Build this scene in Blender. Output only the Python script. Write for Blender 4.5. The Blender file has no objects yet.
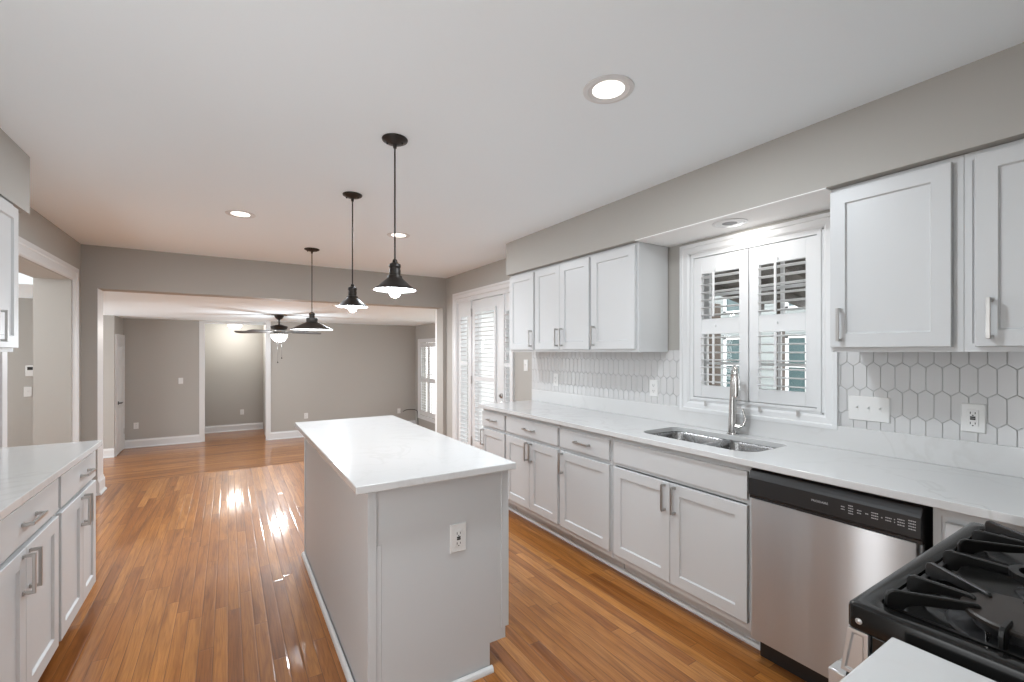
import bpy, bmesh, math, random
from mathutils import Vector, Matrix
random.seed(7)
C = bpy.context.scene.collection
SC = bpy.context.scene

# ------------------------------------------------------------------ camera, world, exposure
cd = bpy.data.cameras.new('camera')
cam = bpy.data.objects.new('camera', cd)
C.objects.link(cam)
cam.location = (0, 0, 1.40)
YAW = math.atan2(284, 452)
cam.rotation_euler = (math.pi / 2, 0, -YAW)
cd.sensor_width = 36
cd.lens = 452 / 1024 * 36
cd.shift_y = 11 / 1024
cd.clip_start = 0.02
SC.camera = cam

WORLD_STRENGTH = 7.0
w = bpy.data.worlds.new('world')
SC.world = w
w.use_nodes = True
bg = w.node_tree.nodes['Background']
bg.inputs['Color'].default_value = (0.965, 0.985, 1.0, 1)
bg.inputs['Strength'].default_value = WORLD_STRENGTH

SC.view_settings.view_transform = 'Standard'
SC.view_settings.look = 'None'
SC.view_settings.gamma = 1
SC.view_settings.use_curve_mapping = False
SC.view_settings.exposure = -0.83
SC.cycles.use_denoising = True
SC.cycles.max_bounces = 10
SC.cycles.diffuse_bounces = 6
SC.cycles.transparent_max_bounces = 12
SC.cycles.caustics_reflective = False
SC.cycles.caustics_refractive = False
SC.cycles.sample_clamp_indirect = 6

# ------------------------------------------------------------------ materials
def mat(name, col, rough=0.5, metal=0.0, spec=0.5, coat=0.0, coat_rough=0.1, emit=None, estr=0.0):
    m = bpy.data.materials.new(name)
    m.use_nodes = True
    b = m.node_tree.nodes['Principled BSDF']
    b.inputs['Base Color'].default_value = (*col, 1)
    b.inputs['Roughness'].default_value = rough
    b.inputs['Metallic'].default_value = metal
    b.inputs['Specular IOR Level'].default_value = spec
    b.inputs['Coat Weight'].default_value = coat
    b.inputs['Coat Roughness'].default_value = coat_rough
    if emit:
        b.inputs['Emission Color'].default_value = (*emit, 1)
        b.inputs['Emission Strength'].default_value = estr
    return m

class NT:
    """tiny node-graph helper"""
    def __init__(s, m):
        s.t = m.node_tree; s.b = s.t.nodes['Principled BSDF']
    def n(s, typ, **kw):
        o = s.t.nodes.new(typ)
        for k, v in kw.items():
            setattr(o, k, v)
        return o
    def l(s, a, b): s.t.links.new(a, b)
    def math(s, op, a, b=None, c=None):
        o = s.n('ShaderNodeMath', operation=op)
        for i, x in enumerate((a, b, c)):
            if x is None: continue
            if isinstance(x, (int, float)): o.inputs[i].default_value = x
            else: s.l(x, o.inputs[i])
        return o.outputs[0]
    def ramp(s, fac, stops):
        o = s.n('ShaderNodeValToRGB')
        e = o.color_ramp.elements
        while len(e) < len(stops): e.new(0.5)
        for i, (p, c) in enumerate(stops):
            e[i].position = p; e[i].color = (*c, 1)
        s.l(fac, o.inputs[0])
        return o.outputs[0]
    def mix(s, fac, a, b, blend='MIX'):
        o = s.n('ShaderNodeMix', data_type='RGBA', blend_type=blend)
        for sock, x in ((o.inputs[0], fac), (o.inputs[6], a), (o.inputs[7], b)):
            if isinstance(x, (int, float)): sock.default_value = x
            elif isinstance(x, tuple): sock.default_value = (*x, 1)
            else: s.l(x, sock)
        return o.outputs[2]
    def pos(s):
        return s.n('ShaderNodeNewGeometry').outputs['Position']
    def bump(s, h, strength, dist=0.002):
        o = s.n('ShaderNodeBump')
        o.inputs['Strength'].default_value = strength
        o.inputs['Distance'].default_value = dist
        s.l(h, o.inputs['Height']); s.l(o.outputs[0], s.b.inputs['Normal'])

def paint(name, col, rough, bump=0.04, scale=220):
    m = mat(name, col, rough)
    g = NT(m)
    nz = g.n('ShaderNodeTexNoise'); nz.inputs['Scale'].default_value = scale
    g.l(g.pos(), nz.inputs['Vector'])
    g.bump(nz.outputs['Fac'], bump, 0.001)
    return m

def wood_floor(name, along='Y', pw=0.058, plen=1.05):
    m = mat(name, (0.4, 0.16, 0.05), 0.2)
    g = NT(m)
    sp = g.n('ShaderNodeSeparateXYZ'); g.l(g.pos(), sp.inputs[0])
    a, b = (sp.outputs[0], sp.outputs[1]) if along == 'Y' else (sp.outputs[1], sp.outputs[0])
    u = g.math('DIVIDE', a, pw)
    row = g.math('FLOOR', u)
    wn = g.n('ShaderNodeTexWhiteNoise', noise_dimensions='1D'); g.l(row, wn.inputs['W'])
    v = g.math('ADD', g.math('DIVIDE', b, plen), g.math('MULTIPLY', wn.outputs['Value'], 7.3))
    col = g.math('FLOOR', v)
    cid = g.n('ShaderNodeCombineXYZ'); g.l(row, cid.inputs[0]); g.l(col, cid.inputs[1])
    pn = g.n('ShaderNodeTexWhiteNoise', noise_dimensions='2D'); g.l(cid.outputs[0], pn.inputs['Vector'])
    base = g.ramp(pn.outputs['Value'], [(0.0, (0.265, 0.092, 0.020)), (0.18, (0.330, 0.122, 0.027)),
                                        (0.70, (0.390, 0.154, 0.035)), (1.0, (0.465, 0.200, 0.052))])
    # broad darker and lighter streaks that run on along the boards
    sv = g.n('ShaderNodeCombineXYZ')
    g.l(g.math('MULTIPLY', a, 16.0), sv.inputs[0]); g.l(g.math('MULTIPLY', b, 1.3), sv.inputs[1]); g.l(g.math('MULTIPLY', pn.outputs['Value'], 9.0), sv.inputs[2])
    sn = g.n('ShaderNodeTexNoise'); sn.inputs['Scale'].default_value = 1.0; sn.inputs['Detail'].default_value = 4; sn.inputs['Distortion'].default_value = 0.8
    g.l(sv.outputs[0], sn.inputs['Vector'])
    base = g.mix(1.0, base, g.ramp(sn.outputs['Fac'], [(0.30, (0.62, 0.55, 0.50)), (0.50, (1, 1, 1)), (0.72, (1.18, 1.2, 1.25))]), 'MULTIPLY')
    # grain: stretched noise, its own offset in every plank
    gv = g.n('ShaderNodeCombineXYZ')
    g.l(g.math('ADD', g.math('MULTIPLY', a, 120.0), g.math('MULTIPLY', pn.outputs['Value'], 90.0)), gv.inputs[0])
    g.l(g.math('ADD', g.math('MULTIPLY', b, 4.0), g.math('MULTIPLY', pn.outputs['Value'], 31.0)), gv.inputs[1])
    n1 = g.n('ShaderNodeTexNoise'); n1.inputs['Scale'].default_value = 1.0
    n1.inputs['Detail'].default_value = 6; n1.inputs['Roughness'].default_value = 0.65
    n1.inputs['Distortion'].default_value = 0.6
    g.l(gv.outputs[0], n1.inputs['Vector'])
    # cathedral figure: warped rings
    gv2 = g.n('ShaderNodeCombineXYZ')
    g.l(g.math('ADD', g.math('MULTIPLY', a, 14.0), g.math('MULTIPLY', pn.outputs['Value'], 40.0)), gv2.inputs[0])
    g.l(g.math('ADD', g.math('MULTIPLY', b, 0.9), g.math('MULTIPLY', pn.outputs['Value'], 17.0)), gv2.inputs[1])
    n2 = g.n('ShaderNodeTexNoise'); n2.inputs['Scale'].default_value = 1.0; n2.inputs['Detail'].default_value = 1.5
    g.l(gv2.outputs[0], n2.inputs['Vector'])
    rings = g.math('SINE', g.math('MULTIPLY', n2.outputs['Fac'], 85.0))
    ringf = g.math('MULTIPLY_ADD', rings, 0.5, 0.5)
    ringd = g.math('POWER', ringf, 3.0)
    c1 = g.mix(g.math('MULTIPLY', ringd, 0.24), base, (0.155, 0.054, 0.017))
    grain = g.ramp(n1.outputs['Fac'], [(0.30, (0.66, 0.60, 0.56)), (0.52, (1.0, 1.0, 1.0)), (0.75, (1.16, 1.16, 1.18))])
    c2 = g.mix(0.85, c1, grain, 'MULTIPLY')
    # knots and dark mineral streaks, few
    kv = g.n('ShaderNodeCombineXYZ')
    g.l(g.math('MULTIPLY', a, 2.4), kv.inputs[0]); g.l(g.math('MULTIPLY', b, 0.75), kv.inputs[1])
    vo = g.n('ShaderNodeTexVoronoi'); vo.inputs['Scale'].default_value = 1.0; g.l(kv.outputs[0], vo.inputs['Vector'])
    knot = g.ramp(vo.outputs['Distance'], [(0.012, (1, 1, 1)), (0.04, (0, 0, 0))])
    c3 = g.mix(g.math('MULTIPLY', knot, 0.55), c2, (0.10, 0.035, 0.012))
    # joints
    fu = g.math('FRACT', u)
    du = g.math('MULTIPLY', g.math('MINIMUM', fu, g.math('SUBTRACT', 1.0, fu)), pw)
    fv = g.math('FRACT', v)
    dv = g.math('MULTIPLY', g.math('MINIMUM', fv, g.math('SUBTRACT', 1.0, fv)), plen)
    d = g.math('MINIMUM', du, dv)
    gap = g.ramp(g.math('DIVIDE', d, 0.004), [(0.12, (0, 0, 0)), (0.45, (1, 1, 1))])
    c4 = g.mix(gap, (0.13, 0.05, 0.018), c3)
    g.l(c4, g.b.inputs['Base Color'])
    rr = g.math('MULTIPLY_ADD', n1.outputs['Fac'], 0.03, 0.34)
    g.l(rr, g.b.inputs['Roughness'])
    g.b.inputs['Specular IOR Level'].default_value = 0.22
    g.b.inputs['Coat Weight'].default_value = 0.62
    g.b.inputs['Coat Roughness'].default_value = 0.075
    # each board lies at a slightly different tilt; joints are a little lower
    edge = g.ramp(g.math('DIVIDE', d, 0.006), [(0.0, (0, 0, 0)), (1.0, (1, 1, 1))])
    tilt = g.math('MULTIPLY', g.math('MULTIPLY', fu, g.math('SUBTRACT', pn.outputs['Value'], 0.5)), 0.9)
    wave = g.n('ShaderNodeTexNoise'); wave.inputs['Scale'].default_value = 2.2
    g.l(g.pos(), wave.inputs['Vector'])
    h = g.math('ADD', g.math('ADD', edge, tilt), g.math('MULTIPLY', wave.outputs['Fac'], 2.0))
    g.bump(h, 0.35, 0.0012)
    g.l(g.t.nodes['Bump'].outputs[0], g.b.inputs['Coat Normal'])
    return m

def quartz(name):
    m = mat(name, (0.62, 0.622, 0.62), 0.13)
    g = NT(m)
    n1 = g.n('ShaderNodeTexNoise'); n1.inputs['Scale'].default_value = 2.3; n1.inputs['Detail'].default_value = 8
    n1.inputs['Distortion'].default_value = 1.6
    g.l(g.pos(), n1.inputs['Vector'])
    vein = g.ramp(n1.outputs['Fac'], [(0.47, (0, 0, 0)), (0.497, (1, 1, 1)), (0.503, (1, 1, 1)), (0.53, (0, 0, 0))])
    n2 = g.n('ShaderNodeTexNoise'); n2.inputs['Scale'].default_value = 1.1; n2.inputs['Detail'].default_value = 3
    g.l(g.pos(), n2.inputs['Vector'])
    mask = g.ramp(n2.outputs['Fac'], [(0.42, (0, 0, 0)), (0.68, (1, 1, 1))])
    f = g.math('MULTIPLY', g.math('MULTIPLY', vein, mask), 0.35)
    c = g.mix(f, (0.62, 0.622, 0.62), (0.42, 0.41, 0.39))
    g.l(c, g.b.inputs['Base Color'])
    return m

def steel(name, axis='Z', col=(0.62, 0.61, 0.60), rough=0.3, ani=(260, 260, 3)):
    m = mat(name, col, rough, 1.0)
    g = NT(m)
    mp = g.n('ShaderNodeMapping'); mp.inputs['Scale'].default_value = ani
    g.l(g.pos(), mp.inputs['Vector'])
    nz = g.n('ShaderNodeTexNoise'); nz.inputs['Scale'].default_value = 1.0; nz.inputs['Detail'].default_value = 3
    g.l(mp.outputs[0], nz.inputs['Vector'])
    g.l(g.math('MULTIPLY_ADD', nz.outputs['Fac'], 0.16, rough - 0.08), g.b.inputs['Roughness'])
    g.bump(nz.outputs['Fac'], 0.06, 0.0006)
    return m

def glass(name, tint=(1, 1, 1)):
    m = bpy.data.materials.new(name); m.use_nodes = True
    t = m.node_tree; t.nodes.clear()
    o = t.nodes.new('ShaderNodeOutputMaterial')
    tr = t.nodes.new('ShaderNodeBsdfTransparent'); tr.inputs[0].default_value = (*tint, 1)
    gl = t.nodes.new('ShaderNodeBsdfGlossy'); gl.inputs['Roughness'].default_value = 0.02
    lw = t.nodes.new('ShaderNodeLayerWeight'); lw.inputs[0].default_value = 0.5
    pw = t.nodes.new('ShaderNodeMath'); pw.operation = 'POWER'; pw.inputs[1].default_value = 5
    fr = t.nodes.new('ShaderNodeMath'); fr.operation = 'MULTIPLY_ADD'; fr.inputs[1].default_value = 0.9; fr.inputs[2].default_value = 0.035
    t.links.new(lw.outputs['Facing'], pw.inputs[0]); t.links.new(pw.outputs[0], fr.inputs[0])
    mx = t.nodes.new('ShaderNodeMixShader')
    t.links.new(fr.outputs[0], mx.inputs[0]); t.links.new(tr.outputs[0], mx.inputs[1])
    t.links.new(gl.outputs[0], mx.inputs[2]); t.links.new(mx.outputs[0], o.inputs[0])
    return m

M = {}
M['soffit'] = paint('soffit_white', (0.86, 0.86, 0.85), 0.7, 0.04, 160)
M['wall'] = paint('wall_paint', (0.40, 0.384, 0.356), 0.65)
M['ceiling'] = paint('ceiling_paint', (0.855, 0.93, 0.975), 0.85, 0.05, 160)
M['trim'] = paint('trim_paint', (0.68, 0.688, 0.692), 0.35, 0.01)
M['cab'] = paint('cabinet_paint', (0.575, 0.585, 0.59), 0.38, 0.015)
M['island'] = paint('island_paint', (0.555, 0.57, 0.58), 0.42, 0.015)
M['floor'] = wood_floor('oak_floor_lengthwise', 'Y')
M['floor_x'] = wood_floor('oak_floor_crosswise', 'X')
M['quartz'] = quartz('white_quartz')
M['nickel'] = steel('brushed_nickel', col=(0.50, 0.49, 0.475), rough=0.34, ani=(300, 300, 300))
M['steel'] = steel('brushed_steel', col=(0.57, 0.585, 0.60), rough=0.36, ani=(260, 260, 2))
def brushed(m, tangent, amount):
    g = NT(m); cx_ = g.n('ShaderNodeCombineXYZ')
    for i_, v_ in enumerate(tangent): cx_.inputs[i_].default_value = v_
    g.b.inputs['Anisotropic'].default_value = amount
    g.l(cx_.outputs[0], g.b.inputs['Tangent'])
brushed(M['steel'], (0, 0, 1), 0.85)
M['sink'] = steel('sink_steel', col=(0.34, 0.34, 0.34), rough=0.26, ani=(60, 60, 60))
M['chrome'] = mat('faucet_nickel', (0.62, 0.61, 0.60), 0.16, 1.0)
M['black_gloss'] = mat('black_enamel', (0.007, 0.0068, 0.0065), 0.15, 0, 0.4)
M['black'] = mat('black_plastic', (0.015, 0.015, 0.016), 0.35)
M['iron'] = paint('cast_iron', (0.0055, 0.0052, 0.005), 0.33, 0.15, 900)
M['burner_cap'] = paint('burner_cap_enamel', (0.030, 0.023, 0.019), 0.38, 0.08, 500)
M['bronze'] = mat('dark_bronze', (0.030, 0.025, 0.022), 0.42, 0.55)
M['shade_in'] = mat('shade_white_lining', (0.85, 0.85, 0.85), 0.4)
M['bulb'] = mat('lit_bulb', (1, 1, 1), 0.3, emit=(0.93, 0.97, 1.0), estr=14)
M['lens'] = mat('lit_lens', (1, 1, 1), 0.3, emit=(1.0, 0.94, 0.85), estr=6)
M['bowl'] = mat('lit_frosted_bowl', (1, 1, 1), 0.4, emit=(1.0, 0.96, 0.90), estr=4)
M['grille'] = mat('dark_lamp_well', (0.05, 0.05, 0.06), 0.3)
M['plate'] = mat('white_plastic', (0.70, 0.70, 0.69), 0.3)
M['slot'] = mat('slot_black', (0.01, 0.01, 0.01), 0.5)
M['tile'] = mat('white_glazed_tile', (0.58, 0.58, 0.58), 0.16)
M['grout'] = paint('grey_grout', (0.50, 0.50, 0.49), 0.8, 0.1, 400)
M['silver'] = mat('silver_plastic', (0.50, 0.49, 0.48), 0.28, 0.55)
M['legend'] = mat('pale_print', (0.42, 0.42, 0.42), 0.5)
M['glass'] = glass('window_glass')
M['teal_glass'] = mat('teal_house_glass', (0.07, 0.115, 0.12), 0.05)
M['siding'] = mat('white_siding', (0.82, 0.84, 0.84), 0.6)
M['siding_grey'] = mat('grey_siding', (0.30, 0.33, 0.33), 0.6)
M['porch_wood'] = paint('dark_porch_wood', (0.060, 0.052, 0.045), 0.6, 0.2, 60)
M['porch_brown'] = paint('brown_porch_post', (0.085, 0.062, 0.045), 0.6, 0.2, 60)
M['roof_metal'] = mat('grey_roof', (0.20, 0.21, 0.22), 0.5)
M['lawn'] = paint('pale_gravel', (0.50, 0.50, 0.47), 0.9, 0.4, 30)
M['deck'] = mat('deck_boards', (0.45, 0.43, 0.40), 0.7)
M['leaf'] = mat('tree_leaves', (0.10, 0.17, 0.06), 0.6)
M['bark'] = mat('tree_bark', (0.09, 0.065, 0.045), 0.8)
M['fan_blade'] = paint('walnut_blade', (0.055, 0.045, 0.040), 0.4, 0.05, 60)
M['dark_hinge'] = mat('dark_hinge', (0.10, 0.10, 0.10), 0.35, 0.9)
M['wood_trim'] = paint('stained_wood', (0.22, 0.085, 0.035), 0.4, 0.05, 80)
M['cable'] = mat('black_cable', (0.012, 0.012, 0.012), 0.5)

# ------------------------------------------------------------------ mesh helpers
ORG = {}

class MB:
    """collects shapes, in a local frame (origin, U, V, W), into one bmesh"""
    def __init__(s, o=(0, 0, 0), U=(1, 0, 0), V=(0, 1, 0), W=(0, 0, 1)):
        s.bm = bmesh.new(); s.fr(o, U, V, W)
    def fr(s, o=(0, 0, 0), U=(1, 0, 0), V=(0, 1, 0), W=(0, 0, 1)):
        s.o, s.U, s.V, s.W = Vector(o), Vector(U), Vector(V), Vector(W)
        return s
    def vt(s, p):
        return s.bm.verts.new(s.o + s.U * p[0] + s.V * p[1] + s.W * p[2])
    def face(s, vs):
        try: return s.bm.faces.new(vs)
        except ValueError: return None
    def box(s, a, b):
        x0, x1 = sorted((a[0], b[0])); y0, y1 = sorted((a[1], b[1])); z0, z1 = sorted((a[2], b[2]))
        v = [s.vt(p) for p in ((x0, y0, z0), (x1, y0, z0), (x1, y1, z0), (x0, y1, z0),
                               (x0, y0, z1), (x1, y0, z1), (x1, y1, z1), (x0, y1, z1))]
        for f in ((0, 3, 2, 1), (4, 5, 6, 7), (0, 1, 5, 4), (1, 2, 6, 5), (2, 3, 7, 6), (3, 0, 4, 7)):
            s.face([v[i] for i in f])
        return s
    def rings(s, rings, cap0=True, cap1=True, closed=True):
        R = [[s.vt(p) for p in r] for r in rings]
        for A, B in zip(R, R[1:]):
            n = len(A)
            for i in range(n if closed else n - 1):
                j = (i + 1) % n
                s.face([A[i], A[j], B[j], B[i]])
        if cap0: s.face(list(reversed(R[0])))
        if cap1: s.face(R[-1])
        return s
    def prism(s, poly, w0, w1):
        return s.rings([[(p[0], p[1], w0) for p in poly], [(p[0], p[1], w1) for p in poly]])
    def lathe(s, prof, c=(0, 0, 0), n=32, cap0=False, cap1=False):
        """profile of (radius, height) around local W through c"""
        rs = []
        for r, h in prof:
            r = max(r, 1e-4)
            rs.append([(c[0] + r * math.cos(2 * math.pi * k / n), c[1] + r * math.sin(2 * math.pi * k / n), c[2] + h) for k in range(n)])
        return s.rings(rs, cap0, cap1)
    def tube(s, pts, r, n=10, caps=True):
        P = [Vector(p) for p in pts]
        rad = r if isinstance(r, (list, tuple)) else [r] * len(P)
        rs = []; ref = None
        for i, p in enumerate(P):
            t = (P[min(i + 1, len(P) - 1)] - P[max(i - 1, 0)]).normalized()
            if ref is None:
                ref = t.orthogonal().normalized()
            a = (ref - t * ref.dot(t)).normalized(); ref = a
            b = t.cross(a)
            rs.append([tuple(p + (a * math.cos(2 * math.pi * k / n) + b * math.sin(2 * math.pi * k / n)) * rad[i]) for k in range(n)])
        return s.rings(rs, caps, caps)
    def build(s, name, m, parent=None, smooth=None, bevel=0, seg=2, org=None, normals=True):
        bm = s.bm
        if normals: bmesh.ops.recalc_face_normals(bm, faces=bm.faces)
        bm.verts.index_update()
        if parent is not None: o0 = ORG[parent]
        elif org is not None: o0 = Vector(org)
        else:
            xs = [v.co for v in bm.verts]
            o0 = Vector(((min(v.x for v in xs) + max(v.x for v in xs)) / 2, (min(v.y for v in xs) + max(v.y for v in xs)) / 2, min(v.z for v in xs)))
        for v in bm.verts: v.co -= o0
        me = bpy.data.meshes.new(name); bm.to_mesh(me); bm.free()
        me.materials.append(m)
        if smooth is not None:
            for p in me.polygons: p.use_smooth = True
            me.set_sharp_from_angle(angle=math.radians(smooth))
        ob = bpy.data.objects.new(name, me); C.objects.link(ob)
        ORG[ob] = o0
        if parent is not None: ob.parent = parent
        else: ob.location = o0
        if bevel:
            md = ob.modifiers.new('soft_edges', 'BEVEL'); md.width = bevel; md.segments = seg
            md.limit_method = 'ANGLE'; md.angle_limit = math.radians(40)
        return ob

def tag(o, label, cat, group=None):
    o['label'] = label; o['category'] = cat
    if group: o['group'] = group
    return o
def empty(name, loc):
    o = bpy.data.objects.new(name, None); C.objects.link(o); o.location = loc
    o.empty_display_size = 0.1
    ORG[o] = Vector(loc)
    return o
def thing(name, loc, label, cat, group=None):
    return tag(empty(name, loc), label, cat, group)
def struct(o):
    o['kind'] = 'structure'; return o
def sbox(name, a, b, m, bevel=0):
    return struct(MB().box(a, b).build(name, m, bevel=bevel))
def copy_tree(o, parent=None):
    c = o.copy(); C.objects.link(c)
    if parent is not None: c.parent = parent
    for ch in list(o.children): copy_tree(ch, c)
    return c
def lamp(kind, loc, power, parent, size=0.1, col=(1, 1, 1), rot=(0, 0, 0), spot=None, name='lamp_light'):
    d = bpy.data.lights.new(name, kind); d.energy = power; d.color = col
    if kind == 'AREA': d.shape = 'DISK'; d.size = size
    elif kind == 'SPOT': d.shadow_soft_size = size; d.spot_size = spot; d.spot_blend = 0.8
    else: d.shadow_soft_size = size
    o = bpy.data.objects.new(name, d); C.objects.link(o)
    o.parent = parent; o.location = Vector(loc) - ORG[parent]; o.rotation_euler = rot
    return o

# ------------------------------------------------------------------ large structure
XR, XL, YB, ZC = 2.61, -1.20, 5.90, 2.44          # right wall, left wall, header wall, ceiling
ZL, CL = -0.41, 2.03                              # living room floor and ceiling (two steps down)
YR = -0.36                                        # behind the camera

sbox('floor', (-1.50, YR, -0.10), (XR + .1, 6.30, 0.0), M['floor'])
sbox('floor', (-3.4, 4.0, -0.10), (-1.50, 7.6, 0.0), M['floor'])
sbox('floor', (-3.4, 6.30, ZL - .1), (4.0, 12.3, ZL), M['floor_x'])
sbox('floor_riser', (-1.30, 6.26, ZL), (3.9, 6.295, -0.02), M['trim'])
sbox('ceiling', (-1.2, YR, ZC), (XR, YB + .05, ZC + .1), M['ceiling'])
sbox('ceiling', (-3.4, 5.95, CL), (4.0, 12.3, CL + .1), M['ceiling'])
sbox('ceiling', (-3.4, 3.9, 2.33), (-1.45, 7.6, 2.43), M['ceiling'])

# right wall with a window opening and a door opening
WY0, WY1, WZ0, WZ1 = 1.118, 1.920, 1.075, 2.045        # kitchen window opening
DY0, DY1, DZ1 = 4.19, 5.555, 2.10                     # garden door opening
mb = MB()
for a, b in (((XR, YR, 0), (XR + .17, WY0, ZC)), ((XR, WY0, 0), (XR + .17, WY1, WZ0)), ((XR, WY0, WZ1), (XR + .17, WY1, ZC)),
             ((XR, WY1, 0), (XR + .17, DY0, ZC)), ((XR, DY0, DZ1), (XR + .17, DY1, ZC)), ((XR, DY1, 0), (XR + .17, 6.12, ZC))):
    mb.box(a, b)
struct(mb.build('wall_right', M['wall']))
# left wall with the cased opening (deep) and an unseen gap near the camera added for daylight
sbox('wall_rear', (-.30, YR - .12, 0), (XR + .17, YR, ZC), M['wall'])  # unseen, stops short of the left wall to let daylight in
mb = MB()
for a, b in (((XL - .245, YR, 0), (XL, .35, ZC)), ((XL - .245, 1.15, 0), (XL, 4.14, ZC)), ((XL - .245, 4.14, 2.05), (XL, 5.58, ZC)), ((XL - .245, 5.58, 0), (XL, 6.12, ZC))):
    mb.box(a, b)
struct(mb.build('wall_left', M['wall']))
# header wall between kitchen and living room
mb = MB()
mb.box((XL, YB, 0), (-1.08, 6.12, ZC)); mb.box((-1.08, YB, 2.022), (2.56, 6.12, ZC)); mb.box((2.56, YB, 0), (XR, 6.12, ZC))
struct(mb.build('wall_back', M['wall']))
sbox('wall_right', (XR, 6.12, ZL), (3.9, 6.30, CL), M['siding'])   # the living room is wider than the kitchen
# living room far walls
mb = MB()
mb.box((-1.66, 11.04, ZL), (-.475, 11.4, CL)); mb.box((-.66, 11.4, ZL), (-.475, 12.15, CL))
struct(mb.build('wall_far', M['wall']))
mb = MB()
mb.box((.70, 10.53, ZL), (4.0, 11.3, CL)); mb.box((.70, 11.3, ZL), (1.0, 12.15, CL))
struct(mb.build('wall_far', M['wall']))
sbox('wall_hall', (-.8, 12.15, ZL), (1.2, 12.30, CL), M['wall'])
sbox('wall_left_far', (-3.4, 10.25, ZL), (-1.66, 10.40, CL), M['wall'])
# right wall of the living room, with its window and an unseen opening added for daylight
LX = 3.85
mb = MB()
for a, b in (((LX, 6.12, ZL), (LX + .15, 6.5, CL)), ((LX, 6.5, 1.95), (LX + .15, 8.9, CL)), ((LX, 8.9, ZL), (LX + .15, 9.19, CL)), ((LX, 9.19, ZL), (LX + .15, 10.22, -.08)), ((LX, 9.19, 1.62), (LX + .15, 10.22, CL)), ((LX, 10.22, ZL), (LX + .15, 10.6, CL))):
    mb.box(a, b)
struct(mb.build('wall_right_far', M['wall']))
# dark hall seen through the left opening
sbox('wall_hall_end', (-3.4, 7.5, 0), (-1.45, 7.6, 2.33), M['wall'])
sbox('wall_hall_near', (-3.4, 3.9, 0), (-1.445, 4.0, 2.33), M['wall'])

sbox('added_shade_wall', (-3.4, 5.9, 0), (-1.76, 6.0, 2.33), M['wall'])  # unseen partition, added to keep daylight off the hall end wall
# soffits
sbox('wall_right_soffit', (2.262, YR, 2.135), (XR, 3.705, ZC), M['wall'])
sbox('ceiling_soffit', (2.262, 0.965, 2.130), (XR, 2.085, 2.1349), M['soffit'])
sbox('wall_left_soffit', (XL, YR, 2.135), (-.895, 3.41, ZC), M['wall'])

# casings and baseboards
def casing(name, o, U, V, W, y0, y1, z0, z1, cw, bottom=False, side=(1, 1)):
    """three or four mitred boards round an opening u:y0..y1 v:z0..z1, stepped profile"""
    mb = MB(o, U, V, W)
    prof = [(0.0, 0.008), (0.012, 0.016), (cw * .62, 0.018), (cw * .7, 0.024), (cw, 0.024), (cw, 0.0), (0, 0)]
    cs = [(y0, z0, -1, -1), (y0, z1, -1, 1), (y1, z1, 1, 1), (y1, z0, 1, -1)]
    segs = [(0, 1), (1, 2), (2, 3)] + ([(3, 0)] if bottom else [])
    for a, b in segs:
        rs = []
        for k in (a, b):
            y, z, sy, sz = cs[k]
            if not bottom and k in (0, 3): sz = 0
            rs.append([(y + sy * d, z + sz * d, h) for d, h in prof])
        mb.rings(rs)
    return mb.build(name, M['trim'])
RW = dict(o=(XR, 0, 0), U=(0, 1, 0), V=(0, 0, 1), W=(-1, 0, 0))     # right wall seen from inside: u=y, v=z, w into the room
LW = dict(o=(XL, 0, 0), U=(0, 1, 0), V=(0, 0, 1), W=(1, 0, 0))
struct(casing('trim_1', **LW, y0=4.14, y1=5.60, z0=0, z1=2.055, cw=.115))

def baseboard(name, p0, p1, z, h=.135, t=.016, side=(0, -1)):
    """board along p0->p1 (xy) with an ogee top and a shoe; side = direction into the room"""
    d = Vector((p1[0] - p0[0], p1[1] - p0[1], 0)); L = d.length; d.normalize()
    mb = MB((p0[0], p0[1], z), d, (side[0], side[1], 0), (0, 0, 1))
    prof = [(0, 0), (t + .014, 0), (t + .014, .010), (t + .006, .020), (t, .022), (t, h * .80), (t * .75, h * .84), (t * .45, h * .93), (t * .4, h), (0, h)]
    mb.rings([[(0, a, b) for a, b in prof], [(L, a, b) for a, b in prof]])
    return struct(mb.build(name, M['trim']))
baseboard('baseboard_far', (-1.66, 11.04), (-.45, 11.04), ZL, .155)
baseboard('baseboard_far', (.70, 10.53), (3.85, 10.53), ZL, .155)
baseboard('baseboard_hall', (-.475, 12.15), (.70, 12.15), ZL, .155)
baseboard('baseboard_left', (-3.0, 10.25), (-1.66, 10.25), ZL, .155)
baseboard('baseboard_back', (XL, YB), (-1.08, YB), 0, .15)
baseboard('baseboard_back', (-1.08, YB - .016), (-1.08, 6.13), 0, .15, side=(1, 0))
baseboard('baseboard_right', (XR, 5.64), (XR, 5.9), 0, .135, side=(-1, 0))
baseboard('baseboard_right', (2.56, YB), (2.61, YB), 0, .135)
# plain painted jambs of the hall opening in the far wall
mb = MB()
mb.box((-.49, 11.025, ZL), (-.395, 11.05, CL)); mb.box((-.475, 11.05, ZL), (-.455, 11.42, CL))
struct(mb.build('trim_2', M['trim'], bevel=.003))
mb = MB()
mb.box((.655, 10.515, ZL), (.745, 10.54, CL)); mb.box((.682, 10.54, ZL), (.70, 11.3, CL))
struct(mb.build('trim_3', M['trim'], bevel=.003))
sbox('trim_4', (-.49, 11.03, CL - .05), (.70, 11.05, CL), M['trim'], .003)
# thin pale corner beads where the wide opening meets the kitchen
sbox('trim_5', (-1.082, 5.895, .15), (-1.078, 6.125, 2.022), M['trim'])

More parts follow.
